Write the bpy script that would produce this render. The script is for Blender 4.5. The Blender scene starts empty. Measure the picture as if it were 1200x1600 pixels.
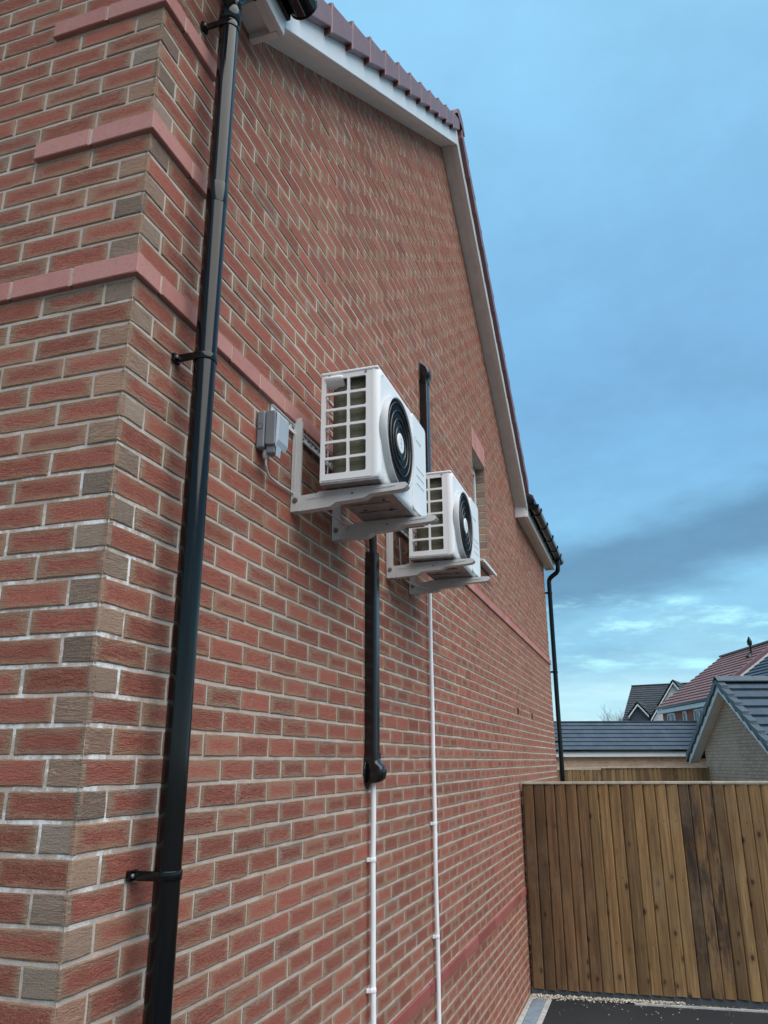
import bpy, bmesh, math, random
from math import radians, sin, cos, pi, tan
from mathutils import Vector, Matrix
random.seed(7)
S = bpy.context.scene
COL = S.collection

# ------------------------------------------------------------------ camera
CAM = Vector((1.3038, -1.6644, -1.3633))
YAW, PITCH, ROLL = -0.31302, 0.30818, -0.0041148
fwd = Vector((sin(YAW)*cos(PITCH), cos(YAW)*cos(PITCH), sin(PITCH)))
rgt = Vector((cos(YAW), -sin(YAW), 0)); upv = rgt.cross(fwd)
r2 = rgt*cos(ROLL) + upv*sin(ROLL); u2 = -rgt*sin(ROLL) + upv*cos(ROLL)
cd = bpy.data.cameras.new('camera'); cam = bpy.data.objects.new('camera', cd); COL.objects.link(cam)
cd.sensor_fit = 'VERTICAL'; cd.sensor_height = 24; cd.sensor_width = 18
cd.lens = 24*1224.0/1600.0; cd.clip_start = 0.05; cd.clip_end = 3000
M = Matrix((r2, u2, -fwd)).transposed().to_4x4(); M.translation = CAM
cam.matrix_world = M; S.camera = cam
S.render.resolution_x = 768; S.render.resolution_y = 1024

# ------------------------------------------------------------------ exposure
S.view_settings.view_transform = 'Standard'; S.view_settings.look = 'None'
S.view_settings.exposure = 1.42; S.view_settings.gamma = 1; S.view_settings.use_curve_mapping = False

# ------------------------------------------------------------------ world: overcast evening sky
SUN_EL, SUN_AZ = radians(56), radians(122)      # azimuth measured from +y towards +x
W = bpy.data.worlds.new('World'); S.world = W; W.use_nodes = True
wt = W.node_tree; wt.nodes.clear()
def wn(t, **k):
    n = wt.nodes.new(t)
    for a, b in k.items(): setattr(n, a, b)
    return n
wl = wt.links.new
def wmath(op, a, b=None, c=None, clamp=False):
    n = wn('ShaderNodeMath', operation=op, use_clamp=clamp)
    for i, v in enumerate((a, b, c)):
        if v is None: continue
        if isinstance(v, (int, float)): n.inputs[i].default_value = v
        else: wl(v, n.inputs[i])
    return n.outputs[0]
tc = wn('ShaderNodeTexCoord'); sp = wn('ShaderNodeSeparateXYZ'); wl(tc.outputs['Generated'], sp.inputs[0])
X_, Y_, Z_ = sp.outputs
elev = wmath('MULTIPLY', wmath('ARCSINE', Z_), 57.2958)
azim = wmath('MULTIPLY', wmath('ARCTAN2', X_, Y_), 57.2958)
cxyz = wn('ShaderNodeCombineXYZ')
den = wmath('ADD', wmath('MAXIMUM', Z_, 0.0), 0.12)
wl(wmath('DIVIDE', X_, den), cxyz.inputs[0]); wl(wmath('DIVIDE', Y_, den), cxyz.inputs[1])
def wnoise(scale, detail, rough=0.55, vec=None, off=0.0):
    n = wn('ShaderNodeTexNoise', noise_dimensions='4D'); n.inputs['Scale'].default_value = scale
    n.inputs['Detail'].default_value = detail; n.inputs['Roughness'].default_value = rough; n.inputs['W'].default_value = off
    wl(vec or cxyz.outputs[0], n.inputs['Vector']); return n.outputs['Fac']
def wramp(fac, pts):
    n = wn('ShaderNodeValToRGB'); e = n.color_ramp.elements
    while len(e) < len(pts): e.new(0.5)
    for i, (p, c) in enumerate(pts): e[i].position = p; e[i].color = (*c, 1)
    n.color_ramp.interpolation = 'B_SPLINE' if len(pts) > 3 else 'EASE'
    wl(fac, n.inputs[0]); return n.outputs[0]
def wmix(f, a, b):
    n = wn('ShaderNodeMix', data_type='RGBA')
    if isinstance(f, (int, float)): n.inputs[0].default_value = f
    else: wl(f, n.inputs[0])
    for i, v in ((6, a), (7, b)):
        if isinstance(v, tuple): n.inputs[i].default_value = (*v, 1)
        else: wl(v, n.inputs[i])
    return n.outputs[2]
sky = wn('ShaderNodeTexSky', sky_type='NISHITA'); sky.sun_disc = False
sky.sun_elevation = SUN_EL; sky.sun_rotation = SUN_AZ; sky.altitude = 50; sky.air_density = 1.2; sky.dust_density = 1.5; sky.ozone_density = 2.5
skyb = wn('ShaderNodeVectorMath', operation='SCALE'); wl(sky.outputs[0], skyb.inputs[0]); skyb.inputs['Scale'].default_value = 0.05
# cloud sheet colour by elevation (linear)
wig = wnoise(1.3, 5, off=3.1)
ev = wmath('ADD', elev, wmath('MULTIPLY', wmath('SUBTRACT', wig, 0.5), 9.0))
evn = wmath('DIVIDE', ev, 90.0, clamp=True)
base = wramp(evn, [(0.0, (.27, .40, .43)), (0.035, (.24, .385, .43)), (0.085, (.100, .230, .325)), (0.13, (.125, .285, .395)),
                   (0.2, (.088, .210, .335)), (0.33, (.080, .190, .315)), (0.55, (.140, .300, .430)), (1.0, (.155, .310, .430))])
# heavier rain band low over the houses
bw = wmath('MULTIPLY', wmath('SUBTRACT', wnoise(2.2, 6, off=9.0), 0.5), 5.0)
bc = wmath('ADD', wmath('MULTIPLY', azim, 0.20), 13.3)
bd = wmath('ABSOLUTE', wmath('SUBTRACT', wmath('ADD', elev, bw), bc))
bm = wn('ShaderNodeMapRange', interpolation_type='SMOOTHSTEP'); wl(bd, bm.inputs[0])
bm.inputs[1].default_value = .9; bm.inputs[2].default_value = 3.9; bm.inputs[3].default_value = 1; bm.inputs[4].default_value = 0
c1 = wmix(wmath('MULTIPLY', bm.outputs[0], 0.85), base, (.046, .108, .178))
# thin bright breaks
br = wnoise(1.55, 7, 0.6, off=1.7)
bmr = wn('ShaderNodeMapRange', interpolation_type='SMOOTHSTEP'); wl(br, bmr.inputs[0]); bmr.inputs[1].default_value = 0.47; bmr.inputs[2].default_value = 0.62
el2 = wn('ShaderNodeMapRange', interpolation_type='SMOOTHSTEP'); wl(wmath('ABSOLUTE', wmath('SUBTRACT', ev, 8.7)), el2.inputs[0])
el2.inputs[1].default_value = 0.5; el2.inputs[2].default_value = 2.6; el2.inputs[3].default_value = 1; el2.inputs[4].default_value = 0
c2 = wmix(wmath('MULTIPLY', bmr.outputs[0], wmath('MULTIPLY', el2.outputs[0], 0.9)), c1, (.26, .50, .52))
# dusky undersides
du = wnoise(0.8, 6, 0.6, off=5.5)
dum = wn('ShaderNodeMapRange', interpolation_type='SMOOTHSTEP'); wl(du, dum.inputs[0]); dum.inputs[1].default_value = 0.42; dum.inputs[2].default_value = 0.72
c3 = wmix(wmath('MULTIPLY', dum.outputs[0], 0.5), c2, (.070, .150, .235))
# small cloud texture
tx = wnoise(4.5, 8, 0.65, off=12.0)
txs = wn('ShaderNodeMapRange'); wl(tx, txs.inputs[0]); txs.inputs[1].default_value = .3; txs.inputs[2].default_value = .7; txs.inputs[3].default_value = .90; txs.inputs[4].default_value = 1.02
# added dimming of the unseen sky behind the viewer, darkens downpipe reflections
sdn = wmath('ADD', wmath('MULTIPLY', X_, .35), wmath('MULTIPLY', Y_, .94))
sdm = wn('ShaderNodeMapRange', interpolation_type='SMOOTHSTEP'); wl(sdn, sdm.inputs[0]); sdm.inputs[1].default_value = -.35; sdm.inputs[2].default_value = .35; sdm.inputs[3].default_value = .78; sdm.inputs[4].default_value = 1.0
vs = wn('ShaderNodeVectorMath', operation='SCALE'); wl(wmix(0.88, skyb.outputs[0], c3), vs.inputs[0]); wl(wmath('MULTIPLY', txs.outputs[0], sdm.outputs[0]), vs.inputs['Scale'])
fin = vs.outputs[0]
bg = wn('ShaderNodeBackground'); bg.inputs[1].default_value = 1.0; wl(fin, bg.inputs[0])
wo = wn('ShaderNodeOutputWorld'); wl(bg.outputs[0], wo.inputs[0])
W.cycles.sampling_method = 'AUTOMATIC'

# ------------------------------------------------------------------ sun behind thick cloud
sd = bpy.data.lights.new('sun', 'SUN'); sd.energy = 1.5; sd.angle = radians(76); sd.color = (1.0, .925, .835)
so = bpy.data.objects.new('sun', sd); COL.objects.link(so)
sv = Vector((sin(SUN_AZ)*cos(SUN_EL), cos(SUN_AZ)*cos(SUN_EL), sin(SUN_EL)))
so.rotation_euler = sv.to_track_quat('Z', 'Y').to_euler()

# ================================================================== material helpers
class NT:
    def __init__(s, name):
        s.m = bpy.data.materials.new(name); s.m.use_nodes = True
        s.t = s.m.node_tree; s.b = s.t.nodes['Principled BSDF']
    def n(s, ty, **k):
        x = s.t.nodes.new(ty)
        for a, b in k.items(): setattr(x, a, b)
        return x
    def put(s, sock, v):
        if isinstance(v, (int, float)): sock.default_value = v
        elif isinstance(v, tuple): sock.default_value = (*v, 1) if len(v) == 3 and sock.type == 'RGBA' else v
        else: s.t.links.new(v, sock)
    def math(s, op, a, b=None, c=None, clamp=False):
        x = s.n('ShaderNodeMath', operation=op, use_clamp=clamp)
        for i, v in enumerate((a, b, c)):
            if v is not None: s.put(x.inputs[i], v)
        return x.outputs[0]
    def mix(s, f, a, b, mode='MIX'):
        x = s.n('ShaderNodeMix', data_type='RGBA', blend_type=mode)
        s.put(x.inputs[0], f); s.put(x.inputs[6], a); s.put(x.inputs[7], b); return x.outputs[2]
    def noise(s, vec, scale, detail=4, rough=0.6, dist=0.0):
        x = s.n('ShaderNodeTexNoise'); s.put(x.inputs['Vector'], vec); s.put(x.inputs['Scale'], scale)
        x.inputs['Detail'].default_value = detail; x.inputs['Roughness'].default_value = rough; x.inputs['Distortion'].default_value = dist
        return x.outputs['Fac']
    def ss(s, v, a, b, c=0.0, d=1.0):
        x = s.n('ShaderNodeMapRange', interpolation_type='SMOOTHSTEP'); s.put(x.inputs[0], v)
        for i, q in enumerate((a, b, c, d)): s.put(x.inputs[i+1], q)
        return x.outputs[0]
    def obj(s): return s.n('ShaderNodeTexCoord').outputs['Object']
    def scl(s, vec, sc):
        x = s.n('ShaderNodeVectorMath', operation='MULTIPLY'); s.put(x.inputs[0], vec); x.inputs[1].default_value = sc; return x.outputs[0]
    def bump(s, h, strength, dist):
        x = s.n('ShaderNodeBump'); x.inputs['Strength'].default_value = strength; x.inputs['Distance'].default_value = dist
        s.put(x.inputs['Height'], h); s.t.links.new(x.outputs[0], s.b.inputs['Normal']); return x
    def col(s, v): s.put(s.b.inputs['Base Color'], v)
    def rough(s, v): s.put(s.b.inputs['Roughness'], v)

def plain(name, c, rough=0.5, metal=0.0, var=0.12, scale=6.0, bump=0.0, bscale=80.0, spec=0.5):
    k = NT(name); o = k.obj()
    f = k.noise(o, scale, 5)
    a = tuple(x*(1-var) for x in c); b = tuple(min(1, x*(1+var)) for x in c)
    k.col(k.mix(k.ss(f, .3, .7), a, b)); k.rough(k.math('ADD', k.math('MULTIPLY', k.math('SUBTRACT', k.noise(o, scale*3, 4), .5), .25), rough, clamp=True))
    k.b.inputs['Metallic'].default_value = metal; k.b.inputs['Specular IOR Level'].default_value = spec
    if bump: k.bump(k.noise(o, bscale, 4), bump, .002)
    return k.m

# ---- brick: attributes bk=(r1,r2,kind) bs=(half length, half height, r3), UV = local metres
def brick_mat(name, red, brown, grey, dark, core_lo=.001, core_hi=.027, smooth=False):
    k = NT(name)
    bk = k.n('ShaderNodeAttribute', attribute_name='bk'); bs = k.n('ShaderNodeAttribute', attribute_name='bs')
    sk = k.n('ShaderNodeSeparateXYZ'); k.put(sk.inputs[0], bk.outputs['Vector'])
    s2 = k.n('ShaderNodeSeparateXYZ'); k.put(s2.inputs[0], bs.outputs['Vector'])
    uv = k.n('ShaderNodeUVMap', uv_map='UVMap'); su = k.n('ShaderNodeSeparateXYZ'); k.put(su.inputs[0], uv.outputs[0])
    r1, r2_, kind = sk.outputs; hl, hh, r3 = s2.outputs; u, v, _ = su.outputs
    cv = k.n('ShaderNodeCombineXYZ'); k.put(cv.inputs[0], u); k.put(cv.inputs[1], v); k.put(cv.inputs[2], k.math('MULTIPLY', r1, 37.0))
    P = cv.outputs[0]
    coarse = k.noise(P, 30, 3)
    du_ = k.math('MULTIPLY', k.math('SUBTRACT', hl, k.math('ABSOLUTE', u)), .62)
    dv_ = k.math('SUBTRACT', hh, k.math('ABSOLUTE', v))
    d = k.math('MINIMUM', du_, dv_)
    d = k.math('ADD', d, k.math('MULTIPLY', k.math('SUBTRACT', coarse, .5), .022))
    d = k.math('ADD', d, k.math('MULTIPLY', k.math('SUBTRACT', r2_, .38), .014))
    core = k.ss(d, core_lo, core_hi)
    grain = k.noise(P, 330, 4, .75)
    streak = k.noise(k.scl(P, (24, 105, 1)), 1.0, 5, .7, 1.7)
    redv = k.mix(k.ss(r1, 0, 1), tuple(x*.82 for x in red), tuple(min(1, x*1.14) for x in red))
    brv = k.mix(k.ss(r3, .72, 1.1), brown, grey)
    c = k.mix(core, brv, redv)
    # sand-faced ends of the stretchers
    ends = k.ss(k.math('ADD', k.math('SUBTRACT', hl, k.math('ABSOLUTE', u)), k.math('MULTIPLY', k.math('SUBTRACT', coarse, .5), .02)), .002, .020, 1, 0)
    c = k.mix(k.math('MULTIPLY', ends, k.ss(r3, .15, .8, .2, .8)), c, (.33, .235, .165))
    isgrey = k.math('GREATER_THAN', kind, .25)
    gc = k.mix(k.math('MULTIPLY', r1, 1.0), grey, tuple(x*1.25 for x in brown))
    gc = k.mix(k.ss(r2_, .55, 1.0), gc, tuple(x*.62 for x in grey))
    gc = k.mix(k.math('MULTIPLY', core, k.math('MULTIPLY', r3, .16)), gc, redv)
    c = k.mix(isgrey, c, gc)
    c = k.mix(k.ss(grain, .42, .72, 0, .50), c, tuple(min(1, x*1.9) for x in brown))
    c = k.mix(k.ss(grain, .48, .26, 0, .55), c, dark)
    c = k.mix(k.ss(streak, .57, .70, 0, .62), c, dark)
    # faint lime bloom, as patches on the wall
    o = k.obj()
    c = k.mix(k.math('MULTIPLY', k.ss(k.noise(o, 5.5, 6, .7), .62, .80), .30), c, (.52, .47, .43))
    k.col(c); k.rough(.88); k.b.inputs['Specular IOR Level'].default_value = .25
    pit = k.ss(k.noise(k.scl(P, (55, 90, 1)), 1.0, 5, .75, 1.5), .66, .74)
    c = k.mix(k.math('MULTIPLY', pit, .6), c, dark); k.col(c)
    soft = k.ss(r3, .1, .7, .35, 1)
    h = k.math('ADD', k.math('MULTIPLY', k.math('ADD', k.ss(streak, .35, .7), pit), k.math('MULTIPLY', soft, -.8)), k.math('MULTIPLY', grain, .55))
    k.bump(h, 1.0, .0032)
    return k.m
M_BRICK = brick_mat('brick', (.325, .086, .063), (.335, .190, .128), (.300, .258, .210), (.075, .036, .026))
def string_mat():
    k = NT('string_brick'); bk = k.n('ShaderNodeAttribute', attribute_name='bk')
    sk = k.n('ShaderNodeSeparateXYZ'); k.put(sk.inputs[0], bk.outputs['Vector']); o = k.obj()
    c = k.mix(sk.outputs[0], (.41, .155, .130), (.50, .225, .195))
    c = k.mix(k.ss(k.noise(o, 22, 5), .35, .75, 0, .35), c, (.50, .27, .25))
    c = k.mix(k.ss(k.noise(o, 70, 5, .7), .52, .7, 0, .35), c, (.22, .09, .075)); k.col(c); k.rough(.78); k.bump(k.noise(o, 190, 4), .7, .0022); return k.m
M_STRING = string_mat()
def string_red():
    k = NT('plinth_brick'); bk = k.n('ShaderNodeAttribute', attribute_name='bk')
    sk = k.n('ShaderNodeSeparateXYZ'); k.put(sk.inputs[0], bk.outputs['Vector']); o = k.obj()
    k.col(k.mix(sk.outputs[0], (.24, .06, .05), (.34, .10, .085))); k.rough(.8); k.bump(k.noise(o, 200, 3), .4, .0015); return k.m
M_PLINTH = string_red()
def mortar_mat():
    k = NT('mortar'); o = k.obj(); n1 = k.noise(o, 9, 6, .7); n2 = k.noise(o, 260, 3, .7)
    c = k.mix(k.ss(n1, .3, .7), (.47, .385, .33), (.61, .52, .46))
    c = k.mix(k.ss(n2, .45, .2, 0, .5), c, (.20, .165, .145))
    # lime run-off near the corner and at the far end
    sp_ = k.n('ShaderNodeSeparateXYZ'); k.put(sp_.inputs[0], o)
    near = k.ss(k.math('ABSOLUTE', k.math('SUBTRACT', sp_.outputs[1], .05)), .02, .34, 1, 0)
    far = k.ss(sp_.outputs[1], 7.8, 9.2)
    low = k.math('MULTIPLY', k.ss(sp_.outputs[2], -1.9, -1.5), k.ss(sp_.outputs[2], -.3, -.8))
    m = k.math('MULTIPLY', k.ss(k.noise(o, 11, 6, .78), .46, .60), k.math('MULTIPLY', k.math('MAXIMUM', near, k.math('MULTIPLY', far, .8)), low))
    c = k.mix(m, c, (.88, .87, .87)); k.col(c); k.rough(.95)
    k.b.inputs['Specular IOR Level'].default_value = .15
    k.bump(k.math('ADD', n2, k.noise(o, 60, 4)), .9, .003); return k.m
M_MORTAR = mortar_mat()

def pvc_white():
    k = NT('white_upvc'); o = k.obj()
    c = k.mix(k.ss(k.noise(o, 3, 6, .7), .45, .8, 0, .35), (.74, .75, .76), (.55, .54, .52))
    k.col(c); k.rough(.32); return k.m
M_PVC = pvc_white()
M_SOFFIT = plain('white_soffit', (.68, .67, .66), .45, var=.06)
def black_pvc():
    k = NT('black_pvc'); o = k.obj()
    sc = k.noise(k.scl(o, (40, 40, 3)), 1.0, 5, .7)
    k.col(k.mix(k.ss(sc, .6, .8, 0, .5), (.0035, .0040, .0048), (.02, .022, .025)))
    k.rough(k.ss(sc, .4, .8, .10, .25)); k.b.inputs['Specular IOR Level'].default_value = .5; k.b.inputs['IOR'].default_value = 1.42
    return k.m
M_BLACK = black_pvc()
M_TRUNK = plain('black_trunking', (.006, .007, .009), .22, var=.2, spec=.6)
M_FOAM = plain('black_pipe_foam', (.012, .012, .013), .8, bump=.5)
M_COND = plain('white_conduit', (.88, .90, .93), .38, var=.05)
def ac_white():
    k = NT('ac_white_paint'); o = k.obj()
    dirt = k.ss(k.noise(k.scl(o, (9, 9, 3)), 1.0, 6, .7), .52, .85, 0, .22)
    k.col(k.mix(dirt, (.83, .84, .85), (.60, .59, .57))); k.rough(.36); k.bump(k.noise(o, 500, 2), .12, .0008); return k.m
M_AC = ac_white()
M_ACG = plain('ac_grey_rim', (.50, .51, .53), .30, var=.08)
M_GRILLE = plain('fan_grille_black', (.010, .011, .013), .32, var=.1)
M_RING = plain('fan_grille_ring', (.085, .088, .092), .28, var=.1)
M_FAN = plain('fan_blade_dark', (.012, .013, .015), .45)
def coil_mat():
    k = NT('coil_fins'); o = k.obj(); w = k.n('ShaderNodeTexWave', wave_type='BANDS', bands_direction='Z')
    k.put(w.inputs['Vector'], o); w.inputs['Scale'].default_value = 24; w.inputs['Distortion'].default_value = .4
    c = k.mix(w.outputs['Fac'], (.120, .118, .080), (.150, .145, .100))
    k.col(c); k.rough(.5); k.b.inputs['Metallic'].default_value = .35
    w2 = k.n('ShaderNodeTexWave', wave_type='BANDS', bands_direction='DIAGONAL'); k.put(w2.inputs['Vector'], k.scl(o, (1, 1, 0))); w2.inputs['Scale'].default_value = 160
    k.bump(w2.outputs['Fac'], .5, .002); return k.m
M_COIL = coil_mat()
M_PAN = plain('galvanised_pan', (.30, .28, .28), .42, metal=.45, var=.22, scale=16)
M_BRK = plain('bracket_grey_paint', (.60, .605, .60), .40, metal=.0, var=.04, scale=14)
M_RAIL = plain('rail_white_paint', (.72, .74, .74), .35, var=.05)
M_BOLT = plain('zinc_bolt', (.38, .38, .38), .35, metal=.9)
M_HOLE = plain('dark_hole', (.006, .006, .006), .9)
M_RUB = plain('rubber_foot', (.015, .015, .015), .7)
M_ISO = plain('isolator_grey', (.20, .225, .26), .38, var=.06)
M_ISOL = plain('isolator_light_grey', (.40, .47, .54), .34, var=.05)
M_CABLE = plain('white_cable', (.62, .62, .63), .45)
M_MARK = plain('print_grey', (.30, .38, .45), .5)
M_FRAME = plain('window_upvc', (.70, .72, .74), .3, var=.04)
def glass(name, c=(.03, .035, .04)):
    k = NT(name); k.col(c); k.rough(.04); k.b.inputs['Specular IOR Level'].default_value = .9
    k.bump(k.noise(k.obj(), 3, 2), .04, .01); return k.m
M_GLASS = glass('window_glass')
def tile_mat(name, a, b, dark, rough=.75):
    k = NT(name); o = k.obj(); k.b.inputs['Specular IOR Level'].default_value = .28
    uv = k.n('ShaderNodeUVMap', uv_map='UVMap')
    br = k.n('ShaderNodeTexBrick'); k.put(br.inputs['Vector'], uv.outputs[0]); br.offset = .5
    br.inputs['Color1'].default_value = (*a, 1); br.inputs['Color2'].default_value = (*b, 1); br.inputs['Mortar'].default_value = (*dark, 1)
    br.inputs['Scale'].default_value = 1; br.inputs['Brick Width'].default_value = .3; br.inputs['Row Height'].default_value = 1.0
    br.inputs['Mortar Size'].default_value = .004; br.inputs['Mortar Smooth'].default_value = .3
    f = k.noise(o, 7, 6, .7); g = k.noise(o, 90, 3)
    c = k.mix(k.ss(f, .35, .8, 0, .45), br.outputs[0], tuple(x*1.35 for x in b))
    k.col(c); k.rough(rough); k.bump(g, .4, .003); return k.m
M_TGREY = tile_mat('grey_tile', (.048, .072, .100), (.068, .094, .125), (.03, .036, .045))
M_TRED = tile_mat('red_tile', (.20, .105, .10), (.25, .14, .13), (.07, .04, .04), .7)
M_TDARK = tile_mat('dark_tile', (.045, .050, .058), (.062, .068, .078), (.02, .022, .026))
M_VERGE = plain('verge_cap_brown', (.175, .080, .086), .45, var=.10, scale=10)
M_VGREY = plain('verge_cap_grey', (.060, .080, .100), .45, var=.10)
def far_brick(name, c1, c2, mo, sc=1.0):
    k = NT(name); uv = k.n('ShaderNodeUVMap', uv_map='UVMap')
    br = k.n('ShaderNodeTexBrick'); k.put(br.inputs['Vector'], uv.outputs[0]); br.offset = .5
    br.inputs['Color1'].default_value = (*c1, 1); br.inputs['Color2'].default_value = (*c2, 1); br.inputs['Mortar'].default_value = (*mo, 1)
    br.inputs['Scale'].default_value = sc; br.inputs['Brick Width'].default_value = .225; br.inputs['Row Height'].default_value = .075
    br.inputs['Mortar Size'].default_value = .008; br.inputs['Mortar Smooth'].default_value = .2; br.inputs['Bias'].default_value = .1
    o = k.obj(); c = k.mix(k.ss(k.noise(o, 40, 4), .3, .7, 0, .4), br.outputs[0], tuple(x*.6 for x in c1))
    c = k.mix(k.ss(k.noise(o, 1.3, 4), .35, .75, 0, .3), c, tuple(x*1.25 for x in c2))
    k.col(c); k.rough(.9); k.bump(br.outputs['Fac'], -.6, .006); return k.m
M_BUFF = far_brick('buff_brick', (.50, .325, .225), (.66, .445, .32), (.27, .18, .13))
M_FRED = far_brick('far_red_brick', (.38, .11, .07), (.46, .15, .10), (.40, .30, .25))
M_WHITEWALL = plain('pale_render', (.62, .63, .65), .8)
M_DARKCLAD = plain('dark_cladding', (.060, .072, .085), .7)
M_BARK = plain('winter_twigs', (.17, .16, .165), .9)  # bark tone lightened, distance haze is put into the colour

def wood_mat():
    k = NT('fence_wood'); bk = k.n('ShaderNodeAttribute', attribute_name='bk'); sk = k.n('ShaderNodeSeparateXYZ'); k.put(sk.inputs[0], bk.outputs['Vector'])
    r1, r2_, st = sk.outputs; o = k.obj(); so_ = k.n('ShaderNodeSeparateXYZ'); k.put(so_.inputs[0], o)
    cv = k.n('ShaderNodeCombineXYZ'); k.put(cv.inputs[0], so_.outputs[0]); k.put(cv.inputs[1], k.math('MULTIPLY', r1, 50.0)); k.put(cv.inputs[2], so_.outputs[2])
    P = cv.outputs[0]
    # knots bend the grain
    vo = k.n('ShaderNodeTexVoronoi', feature='F1'); k.put(vo.inputs['Vector'], k.scl(P, (8.0, 1.0, 4.6))); vo.inputs['Scale'].default_value = 1.0
    kn = k.ss(vo.outputs['Distance'], .06, .15, 1, 0); halo = k.ss(vo.outputs['Distance'], .07, .30, 1, 0)
    g = k.noise(k.scl(P, (85, 1, 3.0)), 1.0, 5, .65, 1.0)
    g2 = k.noise(k.scl(P, (26, 1, 1.2)), 1.0, 4, .6, .6)
    c = k.mix(k.ss(g2, .3, .7), (.255, .150, .062), (.400, .258, .118))
    c = k.mix(k.ss(g, .42, .68, 0, .55), c, (.105, .068, .036))
    c = k.mix(k.math('MULTIPLY', r2_, .75), c, (.150, .074, .036))
    c = k.mix(1.0, c, k.mix(k.ss(r1, 0, 1), (.60, .58, .56), (1.22, 1.20, 1.14)), 'MULTIPLY')
    heart = k.ss(k.noise(k.scl(P, (15, 1, .7)), 1.0, 3, .6, .4), .50, .62)
    c = k.mix(k.math('MULTIPLY', heart, k.math('ADD', k.math('MULTIPLY', r2_, .55), .25)), c, (.105, .048, .022))
    # wet / stained patches
    stn = k.ss(k.noise(k.scl(P, (9, 1, 1.6)), 1.0, 5, .7), .40, .62)
    c = k.mix(k.math('MULTIPLY', st, k.math('ADD', k.math('MULTIPLY', stn, .75), .18)), c, (.030, .018, .014))
    c = k.mix(k.math('MULTIPLY', halo, .50), c, (.085, .045, .024)); c = k.mix(k.math('MULTIPLY', kn, .85), c, (.022, .012, .008))
    c = k.mix(k.ss(k.noise(o, 2.0, 5, .7), .45, .8, 0, .35), c, (.27, .235, .175))
    k.col(c); k.rough(.78); k.bump(k.math('ADD', g, k.math('MULTIPLY', kn, -.6)), .55, .003); return k.m
M_WOOD = wood_mat()
M_DARKWOOD = plain('shaded_rail_wood', (.10, .065, .035), .85)
M_CAP = plain('fence_cap_wood', (.42, .38, .31), .75, var=.18, scale=9)
def asphalt():
    k = NT('tarmac'); o = k.obj(); n = k.noise(o, 130, 4, .8)
    c = k.mix(k.ss(n, .5, .75), (.010, .013, .018), (.030, .034, .041)); c = k.mix(k.ss(k.noise(o, 2, 5), .4, .8, 0, .4), c, (.03, .034, .04))
    k.col(c); k.rough(.75); k.bump(n, .9, .006); return k.m
M_TARMAC = asphalt()
M_GROUND = plain('soil', (.10, .085, .06), .95, var=.3, scale=.7)
M_STONE = plain('gravel_stone', (.50, .46, .38), .8, var=.35, scale=30)
M_EDGE = plain('concrete_edge', (.42, .43, .42), .85, var=.2, scale=14, bump=.4)
def slab():
    k = NT('blue_paver'); o = k.obj(); c = k.mix(k.ss(k.noise(o, 12, 6, .7), .3, .75), (.17, .23, .30), (.26, .33, .40))
    k.col(c); k.rough(.55); k.bump(k.noise(o, 90, 3), .3, .003); return k.m
M_SLAB = slab()

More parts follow.
